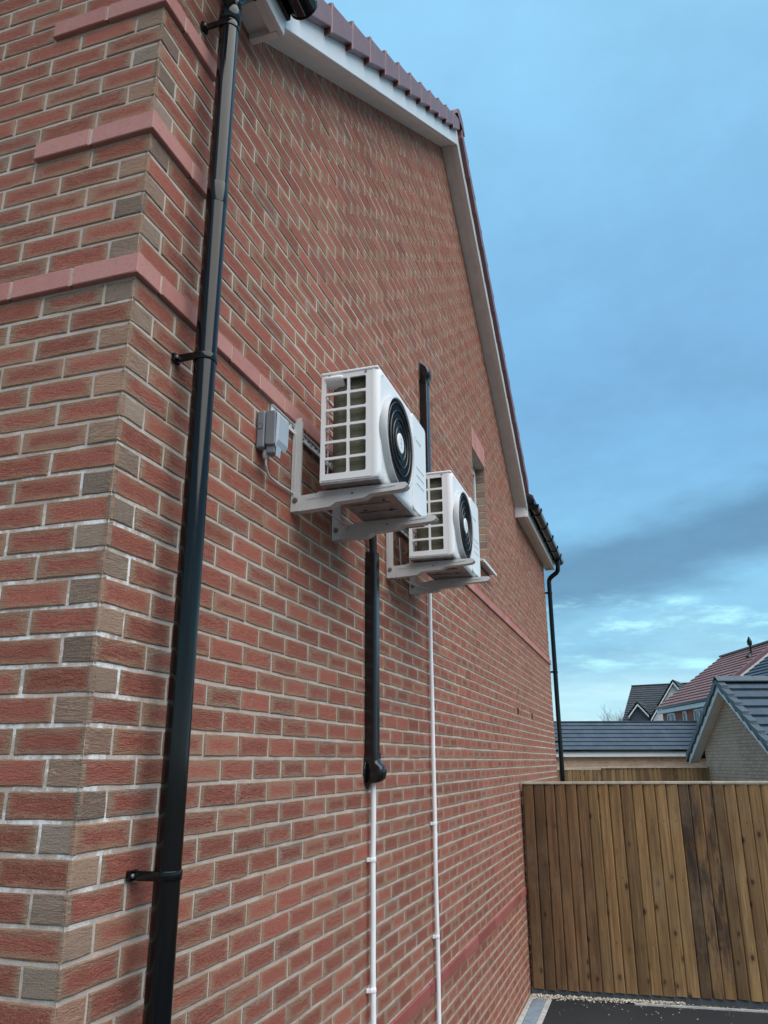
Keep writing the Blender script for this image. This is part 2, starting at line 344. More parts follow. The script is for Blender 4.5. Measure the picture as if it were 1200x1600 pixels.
# ================================================================== mesh helpers
class MB:
    def __init__(s): s.v = []; s.f = []; s.m = []; s.mats = []; s.uv = []; s.sm = []
    def mi(s, mat):
        if mat not in s.mats: s.mats.append(mat)
        return s.mats.index(mat)
    def face(s, pts, mat, uv=None, smooth=False):
        b = len(s.v); s.v += [tuple(p) for p in pts]; s.f.append(tuple(range(b, b+len(pts)))); s.m.append(s.mi(mat))
        s.uv.append(uv or [(0, 0)]*len(pts)); s.sm.append(smooth)
    def grid(s, rows, mat, closed=True, smooth=True, cap=False):
        """rows: list of rings of points"""
        b = len(s.v); n = len(rows[0])
        for r in rows: s.v += [tuple(p) for p in r]
        for i in range(len(rows)-1):
            for j in range(n if closed else n-1):
                j2 = (j+1) % n
                s.f.append((b+i*n+j, b+i*n+j2, b+(i+1)*n+j2, b+(i+1)*n+j)); s.m.append(s.mi(mat)); s.uv.append([(0, 0)]*4); s.sm.append(smooth)
        if cap:
            for row, rev in ((rows[0], True), (rows[-1], False)):
                base = len(s.v); s.v += [tuple(p) for p in row]; idx = list(range(base, base+n))
                if rev: idx = idx[::-1]
                s.f.append(tuple(idx)); s.m.append(s.mi(mat)); s.uv.append([(0, 0)]*n); s.sm.append(False)
    def box(s, x0, x1, y0, y1, z0, z1, mat, bev=0.0):
        s.hexa([(x0, y0, z0), (x1, y0, z0), (x1, y1, z0), (x0, y1, z0), (x0, y0, z1), (x1, y0, z1), (x1, y1, z1), (x0, y1, z1)], mat)
    def hexa(s, p, mat):
        b = len(s.v); s.v += [tuple(q) for q in p]
        for f in ((0, 3, 2, 1), (4, 5, 6, 7), (0, 1, 5, 4), (1, 2, 6, 5), (2, 3, 7, 6), (3, 0, 4, 7)):
            s.f.append(tuple(b+i for i in f)); s.m.append(s.mi(mat)); s.sm.append(False)
            q = [Vector(p[i]) for i in f]
            e = q[1]-q[0]; w = (q[-1]-q[0]).length; L = e.length
            s.uv.append([(0, 0), (L, 0), (L, w), (0, w)])
    def prism(s, poly, d, mat):
        """poly: list of 3d points (planar), d: extrusion vector"""
        d = Vector(d); P = [Vector(p) for p in poly]; Q = [p+d for p in P]; n = len(P)
        nrm = Vector((0, 0, 0))
        for i in range(n): nrm += P[i].cross(P[(i+1) % n])
        if nrm.dot(d) > 0: P, Q = P, Q; s.face(P[::-1], mat); s.face(Q, mat); o = 1
        else: s.face(P, mat); s.face(Q[::-1], mat); o = -1
        for i in range(n):
            j = (i+1) % n; q = [P[i], P[j], Q[j], Q[i]]
            s.face(q if o > 0 else q[::-1], mat)
    def tube(s, pts, r, mat, seg=16, cap=True, smooth=True):
        pts = [Vector(p) for p in pts]; rows = []
        rad = r if isinstance(r, (list, tuple)) else [r]*len(pts)
        prev = None
        for i, p in enumerate(pts):
            t = (pts[min(i+1, len(pts)-1)] - pts[max(i-1, 0)]).normalized()
            if prev is None:
                a = Vector((0, 0, 1)) if abs(t.z) < .9 else Vector((1, 0, 0)); n = t.cross(a).normalized()
            else: n = (prev - t*prev.dot(t)).normalized()
            prev = n; b = t.cross(n)
            rows.append([p + (n*cos(2*pi*j/seg) + b*sin(2*pi*j/seg))*rad[i] for j in range(seg)])
        s.grid(rows, mat, True, smooth, cap)
    def build(s, name, parent=None, loc=None, bevel=0.0, seg=2, recalc=False):
        me = bpy.data.meshes.new(name)
        v = s.v
        if loc is not None: v = [(a-loc[0], b-loc[1], c-loc[2]) for a, b, c in v]
        me.from_pydata(v, [], s.f)
        for m in s.mats: me.materials.append(m)
        me.polygons.foreach_set('material_index', s.m); me.polygons.foreach_set('use_smooth', s.sm)
        u = me.uv_layers.new(name='UVMap'); flat = []
        for q in s.uv:
            for t in q: flat += [t[0], t[1]]
        u.data.foreach_set('uv', flat)
        if recalc:
            bm = bmesh.new(); bm.from_mesh(me); bmesh.ops.remove_doubles(bm, verts=bm.verts, dist=1e-5)
            bmesh.ops.recalc_face_normals(bm, faces=bm.faces); bm.to_mesh(me); bm.free()
        o = bpy.data.objects.new(name, me); COL.objects.link(o)
        if loc is not None: o.location = loc
        if bevel:
            md = o.modifiers.new('bevel', 'BEVEL'); md.width = bevel; md.segments = seg; md.limit_method = 'ANGLE'; md.angle_limit = radians(40)
            md.harden_normals = False
            wm = o.modifiers.new('weld', 'WELD'); wm.merge_threshold = 1e-5
            o.modifiers.move(1, 0)
        if parent is not None:
            o.parent = parent
            if loc is None: o.location = -Vector(parent['_w']) if '_w' in parent.keys() else o.location
            else: o.location = Vector(loc) - Vector(parent['_w']) if '_w' in parent.keys() else Vector(loc)
            o['_w'] = tuple(loc) if loc is not None else (0, 0, 0)
        else:
            o['_w'] = tuple(loc) if loc is not None else (0, 0, 0)
        return o
def thing(name, label, cat, loc=(0, 0, 0), group=None):
    o = bpy.data.objects.new(name, None); COL.objects.link(o); o.location = loc; o.empty_display_size = .1
    o['label'] = label; o['category'] = cat; o['_w'] = tuple(loc)
    if group: o['group'] = group
    return o
def tag(o, label, cat, group=None):
    o['label'] = label; o['category'] = cat
    if group: o['group'] = group
    return o
def struct(o): o['kind'] = 'structure'; return o

# ================================================================== the house
APY, APZ, K = 4.155, 4.085, .71
def zs(y): return APZ - K*abs(y-APY)
def top_gable(y): return 1.58 if (y < .6 or y > 7.62) else zs(y)
YEND = 10.43
WY0, WY1, WZ0, WZ1 = 5.03, 5.64, .375, 1.425
house = thing('brick_house', 'red and brown brick house with tall white-edged side gable, closest building', 'house', (0, 0, -3.48))

class Bricks:
    """each brick has its own face with rounded arrises, standing 5 mm proud of the mortar"""
    def __init__(s): s.v = []; s.f = []; s.uv = []; s.a = []; s.b = []; s.mat = []
    def add(s, org, U, N, u0, u1, z0, z1, proud, kind, mi, rough=1.0, deep=.012):
        j = lambda a: random.uniform(-a, a)*rough
        U = Vector(U); N = Vector(N); Zv = Vector((0, 0, 1))
        u0 += j(.0010); u1 += j(.0010); z0 += j(.0012); z1 += j(.0010)
        off = proud + j(.0011); t1 = j(.0009); t2 = j(.0008)
        cu, cz = (u0+u1)/2, (z0+z1)/2; hl, hh = (u1-u0)/2, (z1-z0)/2
        r = (random.random(), random.random(), random.random())
        base = len(s.v); e = .0030
        near = rough > .9 and (Vector(org)+U*u0).length < 4.6
        if near:
            nx = 4 if hl > .08 else 2
            ol = [(-1+2*i/nx, -1) for i in range(nx)] + [(1, -1), (1, 0)] + [(1-2*i/nx, 1) for i in range(nx)] + [(-1, 1), (-1, 0)]
        else: ol = [(-1, -1), (1, -1), (1, 1), (-1, 1)]
        rag = [(random.uniform(-.0016, .0011), random.uniform(-.0016, .0011), random.uniform(-.0016, .0002)) if near else (0, 0, 0) for _ in ol]
        n = len(ol); loc = []
        for ri, (ins, dep) in enumerate(((0, -deep), (0, -e*.9), (e, 0))):
            lr = []
            for (a, b), (ju, jz, jd) in zip(ol, rag):
                w_ = 1.0 if ri else 0.0
                uu = cu + a*(hl-ins) + (1 if a > .99 else -1 if a < -.99 else 0)*ju*w_; zz = cz + b*(hh-ins) + (1 if b > .99 else -1 if b < -.99 else 0)*jz*w_
                d = off+dep + a*t1 + b*t2 + (jd if ri == 2 else 0)
                p = Vector(org) + U*uu + Zv*zz + N*d; s.v.append(tuple(p)); lr.append((uu-cu, zz-cz))
            loc.append(lr)
        flip = U.cross(Zv).dot(N) < 0
        def F(idx, uvs):
            if flip: idx = idx[::-1]; uvs = uvs[::-1]
            s.f.append(tuple(base+i for i in idx)); s.uv.append(uvs); s.a.append((r[0], r[1], kind)); s.b.append((hl, hh, r[2])); s.mat.append(mi)
        F(list(range(2*n, 3*n)), loc[2])
        for ri in (0, 1):
            for q in range(n):
                q2 = (q+1) % n
                F([ri*n+q, ri*n+q2, (ri+1)*n+q2, (ri+1)*n+q], [loc[ri][q], loc[ri][q2], loc[ri+1][q2], loc[ri+1][q]])
    def build(s, name, mats, parent, extra=None):
        v = list(s.v); f = list(s.f); uv = list(s.uv); a = list(s.a); b = list(s.b); mt = list(s.mat)
        if extra:
            for pts, mi in extra:
                k = len(v); v += [tuple(p) for p in pts]; f.append(tuple(range(k, k+len(pts)))); uv.append([(0, 0)]*len(pts)); a.append((0, 0, 0)); b.append((1, 1, 0)); mt.append(mi)
        me = bpy.data.meshes.new(name); me.from_pydata(v, [], f)
        for m in mats: me.materials.append(m)
        me.polygons.foreach_set('material_index', mt)
        u = me.uv_layers.new(name='UVMap'); u.data.foreach_set('uv', [c for q in uv for t in q for c in t])
        for nm, dat in (('bk', a), ('bs', b)):
            at = me.attributes.new(nm, 'FLOAT_VECTOR', 'FACE'); at.data.foreach_set('vector', [c for t in dat for c in t])
        o = bpy.data.objects.new(name, me); COL.objects.link(o); o.parent = parent
        o.location = -Vector(parent['_w']); o['_w'] = (0, 0, 0)
        return o
MX = -.0040      # mortar plane below brick face
def fill_wall(B, org, U, N, umax, topf, k0, k1, first_header_odd, skip=None, strings=None, window=None, brickmi=0):
    for k in range(k0, k1):
        zt = -.075*k - .005; zb = zt - .065
        odd = (k % 2) != 0
        hdr = odd if first_header_odd else not odd
        u = 0.0; first = True
        while u < umax:
            L = .1025 if (hdr and first) else .215
            a, b = u, min(u+L, umax); u += L + .010
            isfirst = first; first = False
            if b-a < .02: continue
            mid = (a+b)/2
            if zb > topf(mid)+.0 and zb > max(topf(a), topf(b)) - .0: continue
            st = strings(k, a, b) if strings else False
            if st is True: continue
            if st: a = st
            if b-a < .02: continue
            segs = [(a, b)]
            if window:
                w0, w1, s0, s1 = window
                if zt > s0 and zb < s1:
                    ns = []
                    for (p, q) in segs:
                        if q <= w0 or p >= w1: ns.append((p, q)); continue
                        if p < w0-.02: ns.append((p, w0))
                        if q > w1+.02: ns.append((w1, q))
                    segs = ns
            for (p, q) in segs:
                kind = 0.0
                if isfirst and hdr: kind = 1.0
                B.add(org, U, N, p, q, zb, zt, 0.0, kind, 1 if k >= 35 and random.random() < .0 else brickmi)
# gable wall
B = Bricks()
def gstr(k, a, b):
    if k == -1 or k == 34: return True
    if k in (-8, -15): return True if b < .345 else (.34 if a < .34 else False)
    return False
def gtop(y): return top_gable(y) + .02
fill_wall(B, (0, 0, 0), (0, 1, 0), (1, 0, 0), YEND, gtop, -56, 47, True, strings=gstr, window=(WY0, WY1, WZ0, WZ1+.225))
# jamb bricks of the window opening
z = WZ0
kk = math.ceil(-WZ1/.075)
for k in range(-19, -4):
    zt = -.075*k - .005; zb = zt-.065
    if zb < WZ0-.03 or zt > WZ1+.02: continue
    B.add((0, WY1, 0), (-1, 0, 0), (0, -1, 0), .004, .1025, max(zb, WZ0), min(zt, WZ1), 0, 1.0, 0)
    B.add((0, WY0, 0), (-1, 0, 0), (0, 1, 0), .004, .1025, max(zb, WZ0), min(zt, WZ1), 0, 1.0, 0)
ex = []
def mq(y0, y1, za, zb0, zb1): ex.append(([(MX, y0, za), (MX, y1, za), (MX, y1, zb1), (MX, y0, zb0)], 1))
mq(0, .6, -3.6, 1.6, 1.6); mq(.6, APY, -3.6, zs(.6)+.03, APZ+.03); mq(APY, WY0, -3.6, APZ+.03, zs(WY0)+.03)
mq(WY0, WY1, -3.6, WZ0, WZ0); mq(WY0, WY1, WZ1, zs(WY0)+.03, zs(WY1)+.03)
mq(WY1, 7.62, -3.6, zs(WY1)+.03, zs(7.62)+.03); mq(7.62, YEND, -3.6, 1.6, 1.6)
ex.append(([(MX, WY1+.0045, WZ0-.02), (-.3, WY1+.0045, WZ0-.02), (-.3, WY1+.0045, WZ1+.02), (MX, WY1+.0045, WZ1+.02)], 1))
ex.append(([(MX, WY0-.0045, WZ0-.02), (MX, WY0-.0045, WZ1+.02), (-.3, WY0-.0045, WZ1+.02), (-.3, WY0-.0045, WZ0-.02)], 1))
ex.append(([(MX, WY0, WZ1+.0), (-.3, WY0, WZ1), (-.3, WY1, WZ1), (MX, WY1, WZ1)], 1))
ex.append(([(MX, YEND-.001, -3.6), (-8, YEND-.001, -3.6), (-8, YEND-.001, 1.6), (MX, YEND-.001, 1.6)], 1))
gw = B.build('side_wall', [M_BRICK, M_MORTAR], house, ex)
# front wall (u runs to -x)
B = Bricks()
def ftop(u): return min(1.58 + .70*u, 1.58 + .70*(6.2-u)) + .02
def fstr(k, a, b):
    if k == -1 or k == 34: return True
    if k in (-8, -15): return True if b < .45 else (.45 if a < .45 else False)
    return False
fill_wall(B, (0, 0, 0), (-1, 0, 0), (0, -1, 0), 6.2, ftop, -48, 47, False, strings=fstr)
my = -MX
fw = B.build('front_wall', [M_BRICK, M_MORTAR], house,
             [([(MX, my, -3.6), (MX, my, 1.6), (-3.1, my, 3.75), (-6.2, my, 1.6), (-6.2, my, -3.6)], 1)])
# string courses
def course(name, k, proud, mat, gy, fx, hm=.0, L=.215):
    B = Bricks(); zt = -.075*k - .004; zb = zt - .067
    u = -proud; first = True; n = 0
    while u < gy:
        le = (.1025+proud) if (k % 2 and first) else (.215 + (proud if first else 0))
        if abs(k) == 15 or abs(k) == 8: le = min(le, gy-u)
        B.add((0, 0, 0), (0, 1, 0), (1, 0, 0), u, min(u+le, gy), zb, zt, proud, 0, 0, .7, proud+.006); u += le+.010; first = False
    u = -proud; first = True
    while u < fx:
        le = .215+proud if first else .218
        B.add((0, 0, 0), (-1, 0, 0), (0, -1, 0), u, min(u+le, fx), zb, zt, proud, 0, 0, .7, proud+.006); u += le+.010; first = False
    ex = []
    p = proud-.004
    ex.append(([(p, -p, zb+.003), (p, gy-.003, zb+.003), (p, gy-.003, zt-.003), (p, -p, zt-.003)], 1))
    ex.append(([(p, -p, zb+.003), (p, -p, zt-.003), (-fx+.003, -p, zt-.003), (-fx+.003, -p, zb+.003)], 1))
    for zz in (zb+.004, zt-.004):
        ex.append(([(-.004, 0, zz), (p, -p, zz), (p, gy-.003, zz), (-.004, gy-.003, zz)], 0))
        ex.append(([(-.004, .004, zz), (-fx+.003, .004, zz), (-fx+.003, -p, zz), (p, -p, zz)], 0))
    return B.build(name, [mat, M_MORTAR], house, ex)
course('string_course', -1, .016, M_STRING, YEND, 6.2)
course('string_course', -8, .016, M_STRING, .33, .44)
course('string_course', -15, .016, M_STRING, .33, .44)
course('plinth_course', 34, .010, M_PLINTH, YEND, 6.2)
# soldier lintel
B = Bricks(); y = WY0; 
while y < WY1-.02:
    B.add((0, 0, 0), (0, 1, 0), (1, 0, 0), y+.004, min(y+.069, WY1+.01), WZ1+.002, WZ1+.218, .004, 0, 0, .5, .02); y += .0755
B.build('lintel', [M_STRING, M_MORTAR], house, [([(.002, WY0, WZ1+.003), (.002, WY1, WZ1+.003), (.002, WY1, WZ1+.217), (.002, WY0, WZ1+.217)], 1),
        ([(.002, WY0, WZ1+.003), (-.12, WY0, WZ1+.003), (-.12, WY1, WZ1+.003), (.002, WY1, WZ1+.003)], 0)])
# window
w = MB()
fx0, fx1 = -.155, -.095
def frame(mb, y0, y1, z0, z1, t, xa, xb, mat):
    mb.box(xa, xb, y0, y1, z1-t, z1, mat); mb.box(xa, xb, y0, y1, z0, z0+t, mat)
    mb.box(xa, xb, y0, y0+t, z0+t, z1-t, mat); mb.box(xa, xb, y1-t, y1, z0+t, z1-t, mat)
frame(w, WY0+.006, WY1-.006, WZ0+.006, WZ1-.004, .06, fx0, fx1, M_FRAME)
frame(w, WY0+.068, WY1-.068, WZ0+.068, WZ1-.066, .035, fx0+.005, fx1+.012, M_FRAME)
win = w.build('window', house, bevel=.004)
g = MB(); g.box(-.135, -.125, WY0+.09, WY1-.09, WZ0+.09, WZ1-.09, M_GLASS); g.build('pane', win)
sl = MB(); sl.prism([(-.10, WY0-.0, WZ0-.004), (.072, WY0-.0, WZ0-.030), (.072, WY0-.0, WZ0-.058), (.060, WY0-.0, WZ0-.058), (.060, WY0, WZ0-.045), (-.10, WY0-.0, WZ0-.03)], (0, WY1-WY0+.0, 0), M_FRAME)
sl.build('sill', win, bevel=.002)
# wall vents
for yy in (6.98, 8.07):
    v = MB(); v.box(-.002, .006, yy-.05, yy+.05, -.888, -.822, M_PLINTH)
    for i in range(4): v.box(.0055, .0075, yy-.042+i*.022, yy-.028+i*.022, -.88, -.83, M_HOLE)
    v.build('wall_vent', house)

# ---- bargeboards, soffits, eave boxes
XO = .15
def slope_strip(y0, y1, a, b, x0, x1, mat, name, parent, bev=.003):
    m = MB(); m.prism([(x0, y0, zs(y0)+a), (x0, y1, zs(y1)+a), (x0, y1, zs(y1)+b), (x0, y0, zs(y0)+b)], (x1-x0, 0, 0), mat)
    return m.build(name, parent, bevel=bev)
for (ya, yb) in ((.585, APY-.002), (APY+.002, 7.66)):
    bb = slope_strip(ya, yb, 0, .168, XO-.020, XO, M_PVC, 'bargeboard', house)
    slope_strip(ya, yb, .012, .030, .0, XO-.020, M_SOFFIT, 'soffit', house, 0)
    l = MB(); l.prism([(XO-.052, ya, zs(ya)-.000), (XO-.052, yb, zs(yb)-.000), (XO-.052, yb, zs(yb)+.012), (XO-.052, ya, zs(ya)+.012)], (.032, 0, 0), M_SOFFIT)
    l.build('lip', bb)
m = MB(); m.box(XO-.02, XO+.002, APY-.05, APY+.05, APZ-.05, APZ+.10, M_PVC)
# eave boxes
for (y0, y1, yc) in ((-.30, .585, .56), (7.66, 10.64, 7.645)):
    m = MB()
    m.box(XO-.020, XO+.001, y0, y1, 1.505, 1.70, M_PVC)
    m.build('fascia', house, bevel=.003)
    m = MB(); m.box(0, XO-.020, y0, y1, 1.535, 1.545, M_SOFFIT)
    m.box(XO-.052, XO-.020, y0, y1, 1.508, 1.535, M_SOFFIT)
    m.build('eave_soffit', house, bevel=.002)
m = MB(); m.box(.0, XO-.021, .555, .584, 1.503, 1.66, M_SOFFIT); m.build('box_end', house, bevel=.002)
m = MB(); m.box(.0, XO-.021, 7.632, 7.659, 1.503, 1.70, M_PVC); m.build('box_end', house, bevel=.002)
m = MB(); m.box(.0, XO-.021, 10.61, 10.64, 1.503, 1.70, M_PVC); m.box(-.3, 0, 10.43, 10.64, 1.535, 1.70, M_SOFFIT); m.build('box_end', house, bevel=.002)
# ---- roof body
roof = MB()
def rslab(y0, y1, a, b, x0, x1):
    roof.prism([(x0, y0, zs(y0)+a), (x0, y1, zs(y1)+a), (x0, y1, zs(y1)+b), (x0, y0, zs(y0)+b)], (x1-x0, 0, 0), M_TRED)
n = 12; g = .283
for side in (-1, 1):
    for i in range(13):
        d0 = .0 + g*i; d1 = d0+g+.02     # distance from the ridge
        ya, yb = APY+side*d0, APY+side*d1
        if d1 > 3.62: break
        # each course is a wedge, thick at its lower edge
        p = [(XO-.05, ya, zs(ya)+.205), (XO-.05, yb, zs(yb)+.225), (XO-.05, yb, zs(yb)+.258), (XO-.05, ya, zs(ya)+.222)]
        roof.prism(p, (-7.5, 0, 0), M_TRED)
roof.prism([(XO-.05, APY-3.5, zs(APY-3.5)+.10), (XO-.05, APY, APZ+.10), (XO-.05, APY+3.5, zs(APY+3.5)+.10), (XO-.05, APY+3.5, zs(APY+3.5)+.20), (XO-.05, APY, APZ+.20), (XO-.05, APY-3.5, zs(APY-3.5)+.20)], (-7.5, 0, 0), M_TRED)
# wings to front and back: eaves run along y
for (y0, y1) in ((-.28, .62), (7.60, 10.66)):
    nst = 10
    for i in range(nst):
        x0 = .235 - i*.283; x1 = x0-.283-.02
        za = 1.735 + (.235-x0)*.71; zb_ = za + .303*.71
        roof.prism([(x0, y0, za-.01), (x1, y0, zb_-.03), (x1, y0, zb_-.012), (x0, y0, za+.022)], (0, y1-y0, 0), M_TRED)
roof_o = roof.build('roof', house)
# ridge tiles
for i in range(5):
    m = MB(); x1 = XO+.045-i*.45
    rows = []
    for xx in (x1, x1-.445):
        rows.append([(xx, APY+.155*cos(t), APZ+.215+.125*sin(t)) for t in [pi*j/10 for j in range(11)]])
    m.grid(rows, M_VERGE, closed=False); m.face(rows[0], M_VERGE)
    m.build('ridge_tile', roof_o)
# dry verge caps, one per course
for side in (-1, 1):
    for i in range(12):
        d0 = .05 + g*i; d1 = d0+g-.005
        ya, yb = APY+side*d0, APY+side*d1       # upper, lower end
        if d1 > 3.60: continue
        m = MB(); x0, x1 = XO-.035, XO+.040
        P = [(ya, zs(ya)+.150), (yb, zs(yb)+.118), (yb, zs(yb)+.305), (ya, zs(ya)+.268)]
        outer = [(x1, a, b) for a, b in P]
        m.prism(outer, (x0-x1, 0, 0), M_VERGE)
        m.prism([(x1+.0015, yb-side*.022, zs(yb-side*.022)+.116), (x1+.0015, yb+side*.001, zs(yb)+.112), (x1+.0015, yb+side*.001, zs(yb)+.312), (x1+.0015, yb-side*.022, zs(yb-side*.022)+.309)], (-.07, 0, 0), M_VERGE)
        m.build('verge_cap', roof_o, bevel=.006)

# ================================================================== gutters and downpipes
def gutter(label, y0, y1, brackets, loc):
    t = thing('gutter', label, 'gutter', loc)
    cx, cz, R = .226, 1.660, .060
    m = MB(); rows = []
    angs = [pi + pi*j/16 for j in range(17)]
    for rr in (R, R-.004):
        pass
    for yy in (y0, y1):
        rows.append([(cx+R*cos(a), yy, cz+R*sin(a)*1.12) for a in angs] + [(cx+(R-.005)*cos(a), yy, cz+(R-.005)*sin(a)*1.12) for a in angs[::-1]])
    m.grid(rows, M_BLACK, True, True)
    m.build('channel', t)
    m = MB(); m.box(.152, .232, y0, y1, 1.700, 1.722, M_BLACK); m.box(.152, .168, y0, y1, 1.60, 1.700, M_BLACK); m.build('eave_tray', t)
    return t, cx, cz, R
def disc_cap(t, cx, cz, R, y, dy):
    m = MB(); ring = [(cx+(R+.004)*cos(a), y, cz+(R+.004)*sin(a)*1.12) for a in [pi+pi*j/20 for j in range(21)]] + [(cx+R+.004, y, cz+.008), (cx-R-.004, y, cz+.008)]
    m.prism(ring, (0, dy, 0), M_BLACK); m.build('end_cap', t, bevel=.003)
def gbracket(t, cx, cz, R, y):
    m = MB(); rows = []
    angs = [pi*.98 + pi*1.06*j/18 for j in range(19)]
    for yy in (y-.022, y+.022):
        rows.append([(cx+(R+.008)*cos(a), yy, cz+(R+.008)*sin(a)*1.12) for a in angs] + [(cx+(R+.001)*cos(a), yy, cz+(R+.001)*sin(a)*1.12) for a in angs[::-1]])
    m.grid(rows, M_BLACK, True, True, True)
    m.box(.152, cx-R+.002, y-.02, y+.02, cz-.07, cz+.03, M_BLACK)
    m.box(cx+R-.002, cx+R+.012, y-.022, y+.022, cz-.01, cz+.022, M_BLACK)
    m.build('bracket', t)
t, cx, cz, R = gutter('short black half-round gutter end beside the near foot of the white bargeboard', -.32, .60, [], (.222, .60, 1.60))
disc_cap(t, cx, cz, R, .600, .008); gbracket(t, cx, cz, R, .47)
t, cx, cz, R = gutter('black half-round gutter along the far eave with several brackets', 7.70, 10.72, [], (.222, 7.7, 1.60))
disc_cap(t, cx, cz, R, 7.692, .008); disc_cap(t, cx, cz, R, 10.72, .008)
for yy in (7.95, 8.6, 9.25, 9.85, 10.35): gbracket(t, cx, cz, R, yy)

def arc_pts(P):
    """polyline with rounded corners"""
    P = [Vector(p) for p in P]; out = [P[0]]
    for i in range(1, len(P)-1):
        a, b, c = P[i-1], P[i], P[i+1]; r = min(.06, (a-b).length*.45, (c-b).length*.45)
        p = b+(a-b).normalized()*r; q = b+(c-b).normalized()*r
        for j in range(7):
            s = j/6; out.append(p*(1-s)**2 + b*2*s*(1-s) + q*s*s)
    out.append(P[-1]); return out
t = thing('downpipe', 'glossy black round downpipe on the near brick corner, running full height', 'downpipe', (.09, .262, -3.47))
PX, PY = .09, .262
m = MB(); m.tube([(PX, PY, -3.47), (PX, PY, -1.5), (PX, PY, .44)], .0345, M_BLACK, 40); m.build('pipe', t)
m = MB(); m.tube([(PX, PY, .44), (PX, PY, 1.27)], .0345, M_BLACK, 40); m.build('pipe', t)
m = MB(); m.tube([(PX, PY, .425), (PX, PY, .43), (PX, PY, .50), (PX, PY, .505)], [.0346, .0356, .0356, .0346], M_BLACK, 40); m.build('pipe_socket', t)
m = MB(); m.tube([(PX, PY, 1.225), (PX, PY, 1.23), (PX, PY, 1.31), (PX, PY, 1.315)], [.0350, .0405, .0405, .0352], M_BLACK, 40)
m.tube(arc_pts([(PX, PY, 1.26), (PX, PY, 1.36), (.222, .335, 1.49), (.222, .335, 1.60)]), .036, M_BLACK, 32)
d = (Vector((.222, .335, 1.49))-Vector((PX, PY, 1.36))).normalized(); q = Vector((PX, PY, 1.36))+d*.09
m.tube([q, q+d*.03], .041, M_BLACK, 32); m.build('swan_neck', t)
def clip(t, z, y0=PY, x0=PX, r=.0375, mat=M_BLACK, arm=-.022):
    m = MB(); rows = []
    for zz in (z-.012, z+.012):
        rows.append([(x0+r*cos(a), y0+r*sin(a), zz) for a in [2*pi*j/36 for j in range(36)]])
    m.tube([(x0, y0, z-.012), (x0, y0, z+.012)], r, mat, 36)
    m.box(.012, x0, y0+arm-.016, y0+arm-.006, z-.012, z+.012, mat)
    m.box(0.001, .012, y0+arm-.030, y0+arm+.008, z-.013, z+.013, mat)
    m.tube([(.012, y0+arm-.022, z), (.02, y0+arm-.022, z)], .006, M_BOLT, 8)
    m.box(x0-.005, x0+.014, y0+r-.002, y0+r+.010, z-.011, z+.011, mat)
    m.build('clip', t, bevel=.002)
for z in (-.155, 1.205, -1.640): clip(t, z)
t = thing('downpipe', 'thin black downpipe at the far corner with bent neck under the far gutter', 'downpipe', (.065, 10.47, -3.47))
m = MB(); m.tube([(.065, 10.47, -3.47), (.065, 10.47, 1.20)], .034, M_BLACK, 20); m.build('pipe', t)
m = MB(); m.tube(arc_pts([(.065, 10.47, 1.19), (.065, 10.47, 1.33), (.222, 10.40, 1.42), (.222, 10.40, 1.62)]), .035, M_BLACK, 20); m.build('swan_neck', t)
for z in (1.10, -.10, -1.1):
    m = MB(); m.tube([(.065, 10.47, z-.015), (.065, 10.47, z+.015)], .039, M_BLACK, 20); m.box(0, .06, 10.405, 10.42, z-.014, z+.014, M_BLACK); m.build('clip', t)

# ================================================================== air conditioner
def rounded_hole_plate(mb, cells, y, thick, mat):
    """cells: (x0,x1,z0,z1,hx0,hx1,hz0,hz1) plate cell with a rounded hole"""
    for (x0, x1, z0, z1, a0, a1, b0, b1) in cells:
        for yy, flip in ((y, False), (y+thick, True)):
            if a0 is None:
                q = [(x0, yy, z0), (x1, yy, z0), (x1, yy, z1), (x0, yy, z1)]
                mb.face(q[::-1] if flip else q, mat); continue
            r = .007; O = [(x0, z0), (x1, z0), (x1, z1), (x0, z1)]; arcs = []
            for (cx_, cz_, s0) in ((a0+r, b0+r, pi), (a1-r, b0+r, 1.5*pi), (a1-r, b1-r, 0), (a0+r, b1-r, .5*pi)):
                arcs.append([(cx_+r*cos(s0+pi/2*j/4), cz_+r*sin(s0+pi/2*j/4)) for j in range(5)])
            for i in range(4):
                j = (i+1) % 4
                for q in range(4):
                    f = [O[i], arcs[i][q+1], arcs[i][q]]; f = [(p[0], yy, p[1]) for p in f]; mb.face(f[::-1] if flip else f, mat)
                f = [O[i], O[j], arcs[j][0], arcs[i][4]]; f = [(p[0], yy, p[1]) for p in f]; mb.face(f[::-1] if flip else f, mat)
        if a0 is not None:
            ring = [p for a in arcs for p in a]
            rr = [[(p[0], y, p[1]) for p in ring], [(p[0], y+thick, p[1]) for p in ring]]
            mb.grid(rr, mat, True, False)
